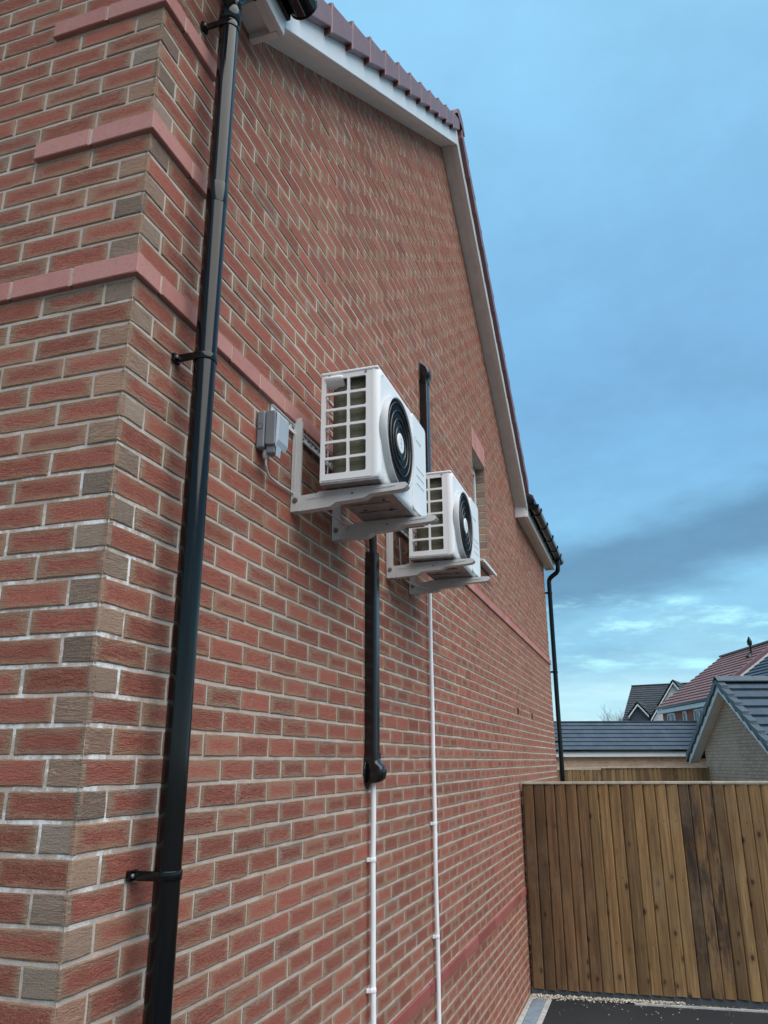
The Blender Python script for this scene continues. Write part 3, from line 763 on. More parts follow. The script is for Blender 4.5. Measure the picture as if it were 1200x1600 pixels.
def make_ac():
    # local origin: back-bottom of the near side on the bracket; x out, y along the wall
    x0, x1, y0, y1, z0, z1 = .150, .405, 1.065, 1.765, -.305, .185
    base = (x0, y0, z0)
    t = thing('air_conditioner', '', 'air conditioner', base)
    # side panel with the grid of openings
    zt = .150; pit = .0712; hh = .0605
    c = MB(); cells = []
    xa, xb, xm, xe = .168, .263, .2735, .345
    xl, xr = x0, x1-.030; xmid = (xb+xm)/2
    zrow = [zt - i*pit + (pit-hh)/2 for i in range(7)]
    for i in range(6):
        za, zb_ = zrow[i+1], zrow[i]
        cells.append((xl, xmid, za, zb_, xa, xb, za+(pit-hh)/2, zb_-(pit-hh)/2))
        cells.append((xmid, xr, za, zb_, xm, xe, za+(pit-hh)/2, zb_-(pit-hh)/2))
    cells.append((xl, xr, zrow[0], z1-.012, None, 0, 0, 0)); cells.append((xl, xr, z0+.004, zrow[6], None, 0, 0, 0))
    rounded_hole_plate(c, cells, y0, .010, M_AC)
    c.box(xl+.006, xr-.004, y0-.0018, y0+.002, z0+.0085, z0+.012, M_ACG)     # folded seam low on the side
    # back edge post and far side
    c.box(x0+.001, x0+.012, y0+.0095, y0+.020, z0, z1-.012, M_AC)
    c.box(x0, xr, y1-.003, y1, z0, z1-.012, M_AC)
    for i in range(1, 9): c.box(x0, x0+.004, y0+.075*i, y0+.075*i+.006, z0, z1-.012, M_AC)
    for i in range(0, 7): c.box(x0+.001, x0+.005, y0+.010, y1, zrow[0]-.071*i-.003, zrow[0]-.071*i+.003, M_AC)
    c.build('side_casing', t, loc=base, recalc=False)
    # top lid with slightly domed edge
    l = MB(); l.box(x0-.004, x1-.006, y0-.004, y1+.004, z1-.014, z1, M_AC); lid = l.build('top_lid', t, loc=base, bevel=.006, seg=3)
    for sx in (.185, .345):
        s = MB(); s.tube([(sx, y0-.004, z1-.020), (sx, y0+.004, z1-.020)], .005, M_BOLT, 10); s.build('screw', lid, loc=base)
    # front panel: rounded outline wrapped to the sides
    f = MB(); R = .034
    def rr(y_a, y_b, z_a, z_b, r, x, n=6):
        out = []
        for (cy, cz_, s0) in ((y_b-r, z_b-r, 0), (y_a+r, z_b-r, .5*pi), (y_a+r, z_a+r, pi), (y_b-r, z_a+r, 1.5*pi)):
            out += [(x, cy+r*cos(s0+pi/2*j/n), cz_+r*sin(s0+pi/2*j/n)) for j in range(n+1)]
        return out
    ins = [(x1-.032, 0, .012), (x1-.024, 0, .016), (x1-.014, .002, .020), (x1-.006, .007, .026), (x1-.001, .015, .030), (x1, .024, .030)]
    rows = [rr(y0-.001+i, y1+.001-i, z0-.002+i, z1-.001-i, r, x) for x, i, r in ins]
    f.grid(rows, M_AC, True, True)
    # flat face with a round opening
    outer = rows[-1]; cy, cz_ = 1.273, -.085; Ro = .1985
    n = 72; circ = [(x1, cy+Ro*cos(2*pi*j/n), cz_+Ro*sin(2*pi*j/n)) for j in range(n)]
    def hit(a):
        # where a ray from the fan centre meets the flat face outline
        best = None; dy, dz = cos(a), sin(a)
        for i in range(len(outer)):
            p, q = outer[i], outer[(i+1) % len(outer)]
            ey, ez = q[1]-p[1], q[2]-p[2]; D = dy*ez-dz*ey
            if abs(D) < 1e-12: continue
            s = ((p[1]-cy)*ez-(p[2]-cz_)*ey)/D; u = ((p[1]-cy)*dz-(p[2]-cz_)*dy)/D
            if s > 0 and -1e-6 <= u <= 1+1e-6 and (best is None or s < best): best = s
        return (x1, cy+dy*best, cz_+dz*best)
    hits = [hit(2*pi*j/n) for j in range(n)]
    f.grid([hits, circ], M_AC, True, False)
    f.box(x1-.04, x1-.001, y0+.02, y0+.024, z0, z0+.003, M_AC)
    fp = f.build('front_panel', t, loc=base)
    # raised plate on the right with three slits, print, handle recess
    q = MB(); ya, yb = 1.520, 1.752
    pr = [rr(ya, yb, z0+.012, z1-.012, .020, x) for x in (x1-.001, x1+.004)]
    pr.append(rr(ya+.003, yb-.003, z0+.015, z1-.015, .018, x1+.006)); q.grid(pr, M_AC, True, False); q.face(pr[-1], M_AC)
    q.build('service_cover', t, loc=base)
    s = MB()
    for zz in (-.078, -.117, -.156): s.box(x1+.0045, x1+.0068, 1.578, 1.705, zz-.0022, zz+.0022, M_MARK)
    s.build('slit', fp, loc=base)
    s = MB()      # faint printed word: unreadable in the photo, kept as light and darker strokes
    yy = 1.555
    for k_, (w_, h_) in enumerate(((.018, .022), (.010, .013), (.012, .016), (.009, .016), (.011, .016), (.009, .016), (.011, .016))):
        mt = M_MARK if k_ > 1 else M_ACG
        s.box(x1+.0058, x1+.0066, yy, yy+.003, .055-h_/2, .055+h_/2, mt); s.box(x1+.0058, x1+.0066, yy+.003, yy+w_, .055+h_/2-.003, .055+h_/2, mt)
        if k_ % 2: s.box(x1+.0058, x1+.0066, yy+w_-.003, yy+w_, .055-h_/2, .055+h_/2-.003, mt)
        yy += w_+.005
    s.build('printed_mark', fp, loc=base)
    # fan surround: raised bezel ring
    def lathe(prof, mat, name, parent, n=72, smooth=True):
        m_ = MB(); rows = [[(x, cy+r*cos(2*pi*j/n), cz_+r*sin(2*pi*j/n)) for j in range(n)] for x, r in prof]
        m_.grid(rows, mat, True, smooth); return m_.build(name, parent, loc=base)
    lathe([(x1-.002, .2035), (x1+.004, .2035), (x1+.022, .2000), (x1+.027, .1975), (x1+.028, .1945), (x1+.026, .1915), (x1+.014, .1895), (x1-.01, .180), (x1-.05, .164), (x1-.09, .163)], M_ACG, 'fan_surround', t)
    # grille
    gm = MB(); gx = x1+.022
    for i in range(84):
        a = 2*pi*i/84
        ca, sa = cos(a), sin(a); c2_, s2_ = cos(a+.10), sin(a+.10)
        r0, r1_ = .042, .190; h = .0011
        P = []
        for xx in (gx-.010, gx-.001):
            for (r_, cc, ss_) in ((r0, ca, sa), (r1_, c2_, s2_)):
                for sgn in (-1, 1): P.append((xx, cy+r_*cc-sgn*h*ss_, cz_+r_*ss_+sgn*h*cc))
        gm.hexa([P[0], P[2], P[3], P[1], P[4], P[6], P[7], P[5]], M_GRILLE)
    for r_ in (.060, .078, .1135, .131, .166): 
        gm.grid([[(gx-.006+.003*cos(b), cy+(r_+.0018*sin(b))*cos(2*pi*j/64), cz_+(r_+.0018*sin(b))*sin(2*pi*j/64)) for j in range(64)] for b in [2*pi*k_/6 for k_ in range(7)]], M_GRILLE, True, True)
    gr = gm.build('fan_grille', t, loc=base)
    rg = MB()
    for r_ in (.070, .104, .140, .174):
        rg.grid([[(gx+.001+.003*cos(b), cy+(r_+.0015*sin(b))*cos(2*pi*j/72), cz_+(r_+.0015*sin(b))*sin(2*pi*j/72)) for j in range(72)] for b in [2*pi*k_/8 for k_ in range(9)]], M_RING, True, True)
    rg.build('grille_rings', gr, loc=base)
    hb = MB(); rows = [[(xx, cy+r_*cos(2*pi*j/40), cz_+r_*sin(2*pi*j/40)) for j in range(40)] for xx, r_ in ((gx-.012, .044), (gx+.001, .044), (gx+.003, .043), (gx+.004, .040))]
    hb.grid(rows, M_AC, True, True); hb.face(rows[-1], M_AC)
    for dz, rr_ in ((.018, .006), (0, .007), (-.018, .005)):
        hb.grid([[(gx+.0046, cy+(rr_*s_)*cos(2*pi*j/14), cz_+dz+(rr_*s_)*sin(2*pi*j/14)) for j in range(14)] for s_ in (1.0, .55)], M_MARK, True, False)
    hb.build('hub_badge', gr, loc=base)
    # fan and dark drum
    dm = MB()
    rows = [[(xx, cy+r_*cos(2*pi*j/48), cz_+r_*sin(2*pi*j/48)) for j in range(48)] for xx, r_ in ((x1-.09, .163), (x1-.091, .02))]
    dm.grid(rows, M_FAN, True, False)
    for b_ in range(3):
        rows = []
        for i in range(10):
            r_ = .04+.115*i/9; row = []
            for j in range(9):
                a = 2*pi*b_/3 + (j/8-.5)*1.5 + .35*i/9; row.append((x1-.04-.035*(j/8), cy+r_*cos(a), cz_+r_*sin(a)))
            rows.append(row)
        dm.grid(rows, M_FAN, False, True)
    rows = [[(xx, cy+r_*cos(2*pi*j/32), cz_+r_*sin(2*pi*j/32)) for j in range(32)] for xx, r_ in ((x1-.08, .05), (x1-.02, .048), (x1-.012, .03), (x1-.012, .001))]
    dm.grid(rows, M_FAN, True, True); dm.build('fan', t, loc=base)
    # heat exchanger: L-shaped coil
    co = MB(); path = [(x1-.036, y0+.032), (x0+.115, y0+.032)]
    for j in range(9):
        a = pi/2*j/8; path.append((x0+.075-.05*sin(a), y0+.082-.05*cos(a)))
    path.append((x0+.025, y1-.02)); 
    rows = [[(p[0], p[1], z0+.02) for p in path] + [(p[0]+.018, p[1]+.020, z0+.02) for p in path[::-1]], [(p[0], p[1], z1-.025) for p in path] + [(p[0]+.018, p[1]+.020, z1-.025) for p in path[::-1]]]
    co.grid(rows, M_COIL, True, True, True); co.build('heat_exchanger', t, loc=base)
    bx = MB(); bx.box(x0+.20, x0+.204, y0+.42, y1-.01, z0+.02, z1-.02, M_HOLE); bx.build('divider', t, loc=base)
    # handle scoop
    hd = MB(); rows = []
    for (xx, yy) in ((xa-.004, y0-.003), (xa+.004, y0-.008), (xb-.030, y0-.008), (xb-.020, y0-.003)):
        rows.append([(xx, yy, zt+.012), (xx, yy, zt+.002), (xx, y0+.004, zt-.010), (xx, y0+.040, zt-.026), (xx, y0+.044, zt-.022), (xx, y0+.014, zt+.004), (xx, y0+.012, zt+.012)])
    hd.grid(rows, M_AC, True, True, True); hd.build('handle', t, loc=base)
    # base pan with pressed ribs
    p = MB(); p.box(x0+.002, x1-.008, y0+.001, y1-.001, z0-.006, z0+.006, M_PAN)
    for i in range(6): p.box(x0+.03, x1-.05, y0+.06+.11*i, y0+.09+.11*i, z0-.011, z0-.006, M_PAN)
    h_ = p
    for (hx, hy) in ((.20, 1.22), (.28, 1.27), (.34, 1.31), (.22, 1.42), (.33, 1.45), (.25, 1.68)):
        h_.tube([(hx, hy, z0-.0118), (hx, hy, z0-.0105)], .007, M_HOLE, 10)
    p.build('base_pan', t, loc=base)
    for (fy) in (1.137, 1.596):
        for fx_ in (x0+.045, x1-.065):
            r_ = MB(); r_.tube([(fx_, fy, z0-.020), (fx_, fy, z0-.008), (fx_, fy, z0-.0055)], [.017, .017, .013], M_RUB, 16); r_.build('rubber_foot', t, loc=base)
    return t
def copy_tree(o, parent=None):
    c = o.copy(); COL.objects.link(c); c.parent = parent
    for ch in list(o.children): copy_tree(ch, c)
    return c
ac1 = make_ac(); ac1['label'] = 'nearer white air conditioner unit, on the brackets closest to the tall black downpipe'; ac1['group'] = 'air conditioner units on the brick wall'
ac2 = copy_tree(ac1); ac2.location.y += 1.283
ac2['label'] = 'farther white air conditioner unit, partly hidden, just before the small window'

# ---- brackets
def make_bracket():
    base = (0, 1.117, -.392); t = thing('wall_bracket', '', 'bracket', base)
    for by in (1.117, 1.576):
        # upright channel
        m = MB(); w_ = .040
        m.box(.002, .006, by-.002, by+w_, -.392, .022, M_BRK)
        m.box(.006, .042, by-.002, by+.001, -.392, .022, M_BRK); m.box(.006, .030, by+w_-.003, by+w_, -.392, .022, M_BRK)
        m.box(.014, .020, by-.0035, by-.002, -.33, -.06, M_BRK)
        up = m.build('upright', t, loc=base, bevel=.0015)
        b_ = MB(); b_.tube([(.022, by-.008, -.345), (.022, by, -.345)], [.0085, .0085], M_BOLT, 6, smooth=False); b_.tube([(.022, by-.0035, -.345), (.022, by, -.345)], .012, M_BOLT, 14)
        b_.build('bolt', up, loc=base)
        # arm: side web with stepped lower edge
        m = MB()
        web = [(.002, -.394), (.175, -.386), (.200, -.370), (.320, -.364), (.345, -.350), (.470, -.345), (.488, -.342), (.500, -.331), (.496, -.321), (.484, -.3165), (.14, -.3165), (.115, -.322), (.045, -.326), (.045, -.318), (.002, -.318)]
        m.prism([(a, by-.0005, b) for a, b in web], (0, .0025, 0), M_BRK)
        m.box(.12, .492, by+.002, by+w_, -.3190, -.3165, M_BRK)
        m.prism([(a, by+w_-.001, b) for a, b in web if True], (0, .002, 0), M_BRK)
        for i in range(9, 10): pass
        # folded lower lips following the step
        low = web[:8]
        for (a, b), (c_, d_) in zip(low[:-1], low[1:]):
            m.face([(a, by, b), (c_, by, d_), (c_, by+w_, d_), (a, by+w_, b)], M_BRK)
        # pressed rib
        m.prism([(.07, by-.0025, -.346), (.43, by-.0025, -.3295), (.452, by-.0025, -.3265), (.452, by-.0025, -.3235), (.43, by-.0025, -.3235), (.07, by-.0025, -.338)], (0, .0022, 0), M_BRK)
        m.prism([(.030, by-.0025, -.388), (.034, by-.0025, -.388), (.052, by-.0025, -.358), (.048, by-.0025, -.358)], (0, .0022, 0), M_BRK)
        m.prism([(.055, by-.0025, -.388), (.059, by-.0025, -.388), (.077, by-.0025, -.358), (.073, by-.0025, -.358)], (0, .0022, 0), M_BRK)
        arm = m.build('arm', t, loc=base)
        h_ = MB(); h_.tube([(.27, by-.0012, -.338), (.27, by-.0004, -.338)], .0045, M_HOLE, 10); h_.build('hole', arm, loc=base)
    # perforated cross rail
    m = MB(); y0, y1 = .90, 1.86
    m.box(.002, .006, y0, y1, -.050, -.008, M_RAIL); m.box(.006, .012, y0, y1, -.011, -.008, M_RAIL); m.box(.006, .012, y0, y1, -.050, -.047, M_RAIL)
    h_ = m; yy = y0+.03
    while yy < y1-.03:
        h_.box(.0055, .0066, yy, yy+.022, -.027, -.020, M_HOLE); h_.box(.0055, .0066, yy+.034, yy+.044, -.038, -.028, M_HOLE); h_.box(.0055, .0066, yy+.052, yy+.060, -.025, -.017, M_HOLE); yy += .082
    m.build('rail', t, loc=base)
    return t
b1 = make_bracket(); b1['label'] = 'nearer grey steel wall bracket pair with white slotted rail, behind the grey isolator box'; b1['group'] = 'steel brackets under the air conditioners'
b2 = copy_tree(b1); b2.location.y += 1.283
b2['label'] = 'farther grey steel wall bracket pair, beneath the air conditioner beside the small window'

# ---- isolator switch box
t = thing('isolator_switch', 'grey weatherproof isolator box on the bricks left of the nearer bracket', 'switch box', (0, .785, -.25))
m = MB(); m.box(.001, .036, .790, .880, -.238, -.085, M_ISO); m.build('back_box', t, bevel=.008, seg=3)
m = MB(); m.prism([(.039, .790, -.226), (.074, .790, -.232), (.080, .790, -.226), (.080, .790, -.100), (.074, .790, -.090), (.039, .790, -.088)], (0, .090, 0), M_ISO)
m.prism([(.040, .800, -.258), (.076, .800, -.262), (.076, .800, -.22), (.040, .800, -.22)], (0, .045, 0), M_ISO)
m.build('cover', t, bevel=.004, seg=2)
m = MB(); m.prism([(.080, .794, -.238), (.090, .800, -.210), (.092, .800, -.110), (.083, .794, -.094)], (0, .088, 0), M_ISOL)
m.prism([(.079, .802, -.275), (.083, .802, -.275), (.086, .802, -.235), (.080, .802, -.235)], (0, .036, 0), M_ISOL); m.build('switch_lid', t, bevel=.005, seg=2)
m = MB(); m.tube([(.018, .7885, -.150), (.018, .792, -.150)], .0115, M_ISO, 20)
m.grid([[(.018+r_*cos(2*pi*j/20), .7882, -.150+r_*sin(2*pi*j/20)) for j in range(20)] for r_ in (.0118, .0105)], M_HOLE, True, False); m.build('knockout', t)
m = MB(); m.tube([(.030, .825, -.238), (.030, .825, -.243), (.030, .825, -.262), (.030, .825, -.272)], [.014, .014, .014, .009], M_CABLE, 12, smooth=False); m.build('cable_gland', t)
def bez(P, n=10):
    P = [Vector(p) for p in P]; out = []
    for i in range(len(P)-1):
        a = P[max(i-1, 0)]; b = P[i]; c = P[i+1]; d = P[min(i+2, len(P)-1)]
        for j in range(n):
            s = j/n; out.append(.5*((2*b)+(-a+c)*s+(2*a-5*b+4*c-d)*s*s+(-a+3*b-3*c+d)*s**3))
    out.append(P[-1]); return out
m = MB(); m.tube(bez([(.030, .825, -.268), (.030, .830, -.300), (.018, .88, -.318), (.010, .98, -.318), (.010, 1.10, -.312), (.012, 1.25, -.315), (.03, 1.42, -.300), (.10, 1.60, -.33), (.16, 1.72, -.27), (.17, 1.75, -.20)]), .0042, M_CABLE, 10)
tag(m.build('power_cable', loc=(.03, .825, -.268)), 'thin white cable looping from the isolator box behind the nearer bracket', 'cable')
m = MB(); m.tube(bez([(.012, 2.62, -.10), (.012, 2.66, -.28), (.03, 2.74, -.345), (.12, 2.86, -.36), (.17, 2.96, -.29), (.17, 3.0, -.2)]), .0042, M_CABLE, 10)
tag(m.build('power_cable', loc=(.012, 2.62, -.10)), 'thin white cable hanging beneath the farther air conditioner', 'cable')
# insulated refrigerant pipes
m = MB()
m.tube(bez([(.030, 2.07, -.42), (.032, 2.07, -.30), (.040, 2.03, -.20), (.10, 1.93, -.13), (.17, 1.83, -.12), (.19, 1.772, -.12)]), .017, M_FOAM, 14)
m.tube(bez([(.030, 2.10, -.42), (.030, 2.105, -.28), (.040, 2.07, -.15), (.10, 1.95, -.08), (.17, 1.85, -.06), (.19, 1.772, -.06)]), .013, M_FOAM, 14)
tag(m.build('insulated_pipe', loc=(.03, 2.07, -.42)), 'black foam-covered pipes dropping from the nearer air conditioner into the trunking', 'pipe')
m = MB()
m.tube(bez([(.030, 3.225, .50), (.032, 3.22, .36), (.040, 3.19, .20), (.10, 3.14, .06), (.17, 3.10, -.06), (.19, 3.055, -.12)]), .017, M_FOAM, 14)
tag(m.build('insulated_pipe', loc=(.03, 3.225, .5)), 'black foam-covered pipe between the farther air conditioner and the upper trunking', 'pipe')
# under-unit cable seen as a white arc
m = MB(); m.tube(bez([(.02, 1.66, -.30), (.05, 1.72, -.345), (.12, 1.78, -.335), (.17, 1.80, -.27)]), .004, M_CABLE, 8)
tag(m.build('power_cable', loc=(.02, 1.66, -.30)), 'short white cable arc under the nearer air conditioner, above its second arm', 'cable')

# ---- trunking
def trunk_profile(y0, y1, d, z, r=.014, back=.001):
    p = [(back, y0, z)]
    for j in range(5): a = pi/2*j/4; p.append((d-r+r*sin(a), y0+r-r*cos(a), z))
    for j in range(5): a = pi/2*j/4; p.append((d-r+r*cos(a), y1-r+r*sin(a), z))
    p.append((back, y1, z)); return p
t = thing('trunking', 'black plastic trunking with rounded bottom cover, below the nearer air conditioner', 'trunking', (0, 2.08, -1.47))
m = MB(); m.grid([trunk_profile(2.046, 2.114, .058, z) for z in (-1.34, -.33)], M_TRUNK, True, False, True); m.build('duct', t)
m = MB(); m.grid([trunk_profile(2.040, 2.120, .062, z) for z in (-1.36, -1.325)], M_TRUNK, True, False, True); m.build('joint_cover', t)
m = MB()
rows = []
for (z, d, e) in ((-1.352, .064, .004), (-1.372, .070, .006), (-1.388, .092, .008), (-1.415, .094, .008), (-1.440, .088, .007), (-1.456, .072, .005), (-1.462, .050, .0)):
    rows.append(trunk_profile(2.042-e*.4, 2.118+e*.4, d, z, .022))
m.grid(rows, M_TRUNK, True, True, True)
m.build('end_cover', t)
m = MB(); fl = []
for j in range(24): a = 2*pi*j/24; fl.append((.001, 2.078+.052*cos(a), -1.415+.075*sin(a)))
m.prism(fl, (.008, 0, 0), M_TRUNK); m.build('wall_flange', t, bevel=.003)
t = thing('trunking', 'black plastic trunking rising behind the farther air conditioner to a curved wall entry', 'trunking', (0, 3.225, .35))
m = MB(); m.grid([trunk_profile(3.191, 3.259, .058, z) for z in (.36, 1.20)], M_TRUNK, True, False, True); m.build('duct', t)
m = MB(); rows = []
for (z, d, e) in ((1.19, .062, .004), (1.235, .062, .004), (1.24, .074, .008), (1.285, .076, .008), (1.315, .066, .006), (1.335, .044, .003), (1.345, .02, 0)):
    rows.append(trunk_profile(3.187-e*.3, 3.263+e*.3, d, z, .020 if d > .03 else .008))
m.grid(rows, M_TRUNK, True, True, True); m.build('wall_entry', t)
m = MB(); m.prism([(.001, 3.178, 1.21), (.001, 3.272, 1.21), (.001, 3.272, 1.35), (.001, 3.25, 1.365), (.001, 3.20, 1.365), (.001, 3.178, 1.35)], (.006, 0, 0), M_TRUNK); m.build('wall_flange', t, bevel=.002)
# ---- white waste pipes
def conduit(label, x, y, zt, clips, coup, loc, wob):
    t = thing('drain_pipe', label, 'pipe', loc)
    m = MB(); pts = []
    n = 26
    for i in range(n):
        z = zt + (-3.46-zt)*i/(n-1); pts.append((x+.001*sin(i*1.1+wob), y+.0022*sin(i*.7+wob), z))
    m.tube(pts, .0125, M_COND, 20); m.build('pipe', t)
    for z in clips:
        c = MB(); c.tube([(x, y, z-.009), (x, y, z+.009)], .0145, M_COND, 20); c.box(.001, .008, y-.024, y+.014, z-.009, z+.009, M_COND); c.box(.006, x, y-.021, y-.010, z-.008, z+.008, M_COND); c.build('clip', t, bevel=.0015)
    for z in coup:
        c = MB(); c.tube([(x, y, z-.032), (x, y, z-.030), (x, y, z+.030), (x, y, z+.032)], [.011, .0135, .0135, .011], M_COND, 20); c.build('coupling', t)
    return t
conduit('thin white drain pipe emerging from the black trunking bottom and running down the wall', .026, 2.098, -1.455, (-1.800, -2.335, -2.9), (), (.026, 2.098, -3.46), 0)
conduit('thin white drain pipe running down below the farther air conditioner', .024, 3.262, -.28, (-1.722, -2.333, -2.9), (-1.800,), (.024, 3.262, -3.46), 2)

# ================================================================== ground
def sheet(name, pts, z, mat):
    m = MB(); m.face([(x, y, z) for x, y in pts], mat); return struct(m.build(name))
G = -3.48
sheet('ground', [(-400, -400), (400, -400), (400, 400), (-400, 400)], G-.03, M_GROUND)
def fy(x): return 6.83 + .09*x          # fence line
sheet('driveway', [(.212, -12), (9, -12), (9, fy(9)-.13), (1.0, fy(1.0)-.13), (.212, fy(.2)-.05)], G, M_TARMAC)
m = MB()
y = -6.0; i = 0
while y < 6.72:
    L = .60; y2 = min(y+L-.004, 6.76)
    m.box(.165, .212, y, y2, G-.02, G+.006, M_EDGE); m.box(.002, .046, y+.3 if y > -6 else y, min(y2+.3, 6.76), G-.02, G+.006, M_EDGE); y += L
e_o = struct(m.build('path_edging', bevel=.003))
m = MB(); y = -6.0
while y < 6.7:
    y2 = min(y+.296, 6.76); m.box(.049, .162, y, y2, G-.02, G+.003+random.uniform(-.001, .001), M_SLAB); y += .30
struct(m.build('path', bevel=.003))
m = MB(); m.hexa([(.95, fy(.95)-.145, G-.05), (9, fy(9)-.145, G-.05), (9, fy(9)-.122, G-.05), (.95, fy(.95)-.122, G-.05), (.95, fy(.95)-.145, G+.014), (9, fy(9)-.145, G+.014), (9, fy(9)-.122, G+.014), (.95, fy(.95)-.122, G+.014)], M_EDGE)
struct(m.build('kerb'))
# loose pebbles
m = MB(); rnd = random.Random(3)
def pebble(x, y, z, r):
    b = [Vector(v) for v in ((1, 0, 0), (-1, 0, 0), (0, 1, 0), (0, -1, 0), (0, 0, 1), (0, 0, -1))]
    v = [Vector((x, y, z)) + Vector((q.x*r*rnd.uniform(.7, 1.3), q.y*r*rnd.uniform(.7, 1.3), q.z*r*rnd.uniform(.5, .9))) for q in b]
    for f in ((0, 2, 4), (2, 1, 4), (1, 3, 4), (3, 0, 4), (2, 0, 5), (1, 2, 5), (3, 1, 5), (0, 3, 5)): m.face([v[i] for i in f], M_STONE, smooth=True)
for i in range(900):
    x = .03 + 1.35*rnd.random()**1.3; w_ = .13*(1-.55*x/1.4)
    y = fy(x) - .015 - w_*abs(rnd.gauss(0, .55)); pebble(x, y, G+rnd.uniform(0, .016), rnd.uniform(.005, .0115))
for i in range(420):
    x = 1.0+3.2*rnd.random(); pebble(x, fy(x)-.02-.095*rnd.random(), G+rnd.uniform(-.004, .004), rnd.uniform(.003, .008))
for i in range(46):
    x = .3+rnd.random()*1.5; pebble(x, fy(x)-.15-.45*rnd.random()**1.5, G+.004, rnd.uniform(.003, .007))
pb = m.build('gravel'); pb['kind'] = 'stuff'; pb['label'] = 'pale pebbles scattered along the foot of the near fence'

# ================================================================== fences
def attr_mesh(name, V, F, MATI, mats, att, parent):
    me = bpy.data.meshes.new(name); me.from_pydata(V, [], F)
    for q in mats: me.materials.append(q)
    me.polygons.foreach_set('material_index', MATI)
    at = me.attributes.new('bk', 'FLOAT_VECTOR', 'FACE'); at.data.foreach_set('vector', [c for t_ in att for c in t_])
    o = bpy.data.objects.new(name, me); COL.objects.link(o); o.parent = parent; o.location = -Vector(parent['_w']); o['_w'] = (0, 0, 0); return o
def fence_boards(parent, O, D, N, length, pitch, zb, zt, style=None, seed=1):
    """O origin, D direction along, N towards the viewer"""
    rn = random.Random(seed); V = []; F = []; A = []; I = []; nn = []
    O, D, N = Vector(O), Vector(D).normalized(), Vector(N).normalized(); s = 0; k = 0
    while s < length:
        p = pitch*rn.uniform(.95, 1.05); e = min(s+p+.012, length+.01); lean = rn.uniform(-.0015, .0015)
        r2v, st = (style(s) if style else (rn.random()*.6, 0))
        b = len(V); t1, t0 = .003, .021; wz = rn.uniform(-.006, .003); tz = 0
        for z in (zb+wz, zt):
            for (q, th) in ((s, t1-.022), (s+.017, t1), (e-.016, t0), (e-.011, t0-.005), (e-.010, -.014)):
                V.append(tuple(O+D*(q+lean*(z-zb))+N*th+Vector((0, 0, z))))
        for i in range(5): j = (i+1) % 5; F.append((b+i, b+j, b+5+j, b+5+i)); A.append((rn.random(), r2v, st)); I.append(0)
        rr = A[-1]
        for i in range(5): A[-1-i] = rr
        F.append((b, b+4, b+3, b+2, b+1)); F.append((b+5, b+6, b+7, b+8, b+9)); A += [rr, rr]; I += [0, 0]
        for zz in (zb+.42+rn.uniform(-.006, .006), zb+.98+rn.uniform(-.006, .006), zb+1.50+rn.uniform(-.006, .006)):
            if zz < zt: nn.append((O+D*(s+p*.62)+N*.0145+Vector((0, 0, zz)), rn.uniform(.0028, .0042)))
        s += p; k += 1
    for P, r in nn:
        b = len(V); 
        for j in range(8): a = 2*pi*j/8; V.append(tuple(P+D*r*cos(a)+Vector((0, 0, r*1.2*sin(a)))+N*.001))
        F.append(tuple(range(b, b+8))); A.append((0, 0, 0)); I.append(1)
    return attr_mesh('boards', V, F, I, [M_WOOD, M_HOLE], A, parent)
t = thing('wooden_fence', 'tall brown close-board timber fence across the driveway, nearest of the fences', 'fence', (.02, 6.83, G))
D = Vector((1, .09, 0)).normalized(); N = Vector((.09, -1, 0)).normalized()
def sty(s):
    if s < .64: return (.60+.40*random.random(), .45)
    if 1.48 < s < 1.72: return (.5, 1.0)
    if 1.72 < s < 1.95: return (.15, .35)
    if 2.8 < s < 3.0: return (.5, .7)
    return (random.random()*.22, .05 if random.random() < .8 else .3)
random.seed(11)
fence_boards(t, (.02, 6.83, 0), D, N, 8.5, .1075, -3.425, -1.592, sty, 5)
m = MB(); a0 = Vector((.012, 6.83, 0)); 
for s0, s1 in ((0, 1.83), (1.834, 3.66), (3.664, 5.5), (5.504, 8.55)):
    P = []
    for z in (-1.592, -1.568):
        for (s_, n_) in ((s0, .026), (s1, .026), (s1, -.030), (s0, -.030)):
            q = a0+D*s_+N*n_; P.append((q.x, q.y, z+s_*.0045))
    m.hexa(P, M_CAP)
m.build('cap_rail', t, bevel=.004)
m = MB()
for z in (-1.78, -2.42, -3.06):
    P = []
    for zz in (z, z+.05):
        for (s_, n_) in ((.0, -.008), (8.5, -.008), (8.5, -.045), (0, -.045)):
            q = a0+D*s_+N*n_; P.append((q.x, q.y, zz))
    m.hexa(P, M_DARKWOOD)
m.build('back_rail', t)
for s_ in (.06, 1.87, 3.70, 5.53):
    q = a0+D*s_+N*-.10; m = MB(); m.box(q.x-.045, q.x+.045, q.y-.045, q.y+.045, G-.3, -1.62, M_CAP); m.build('post', t)
m = MB(); P = []
for zz in (G-.05, -3.43):
    for (s_, n_) in ((.0, -.004), (8.5, -.004), (8.5, -.030), (0, -.030)):
        q = a0+D*s_+N*n_; P.append((q.x, q.y, zz))
m.hexa(P, M_DARKCLAD); m.build('gravel_board', t)

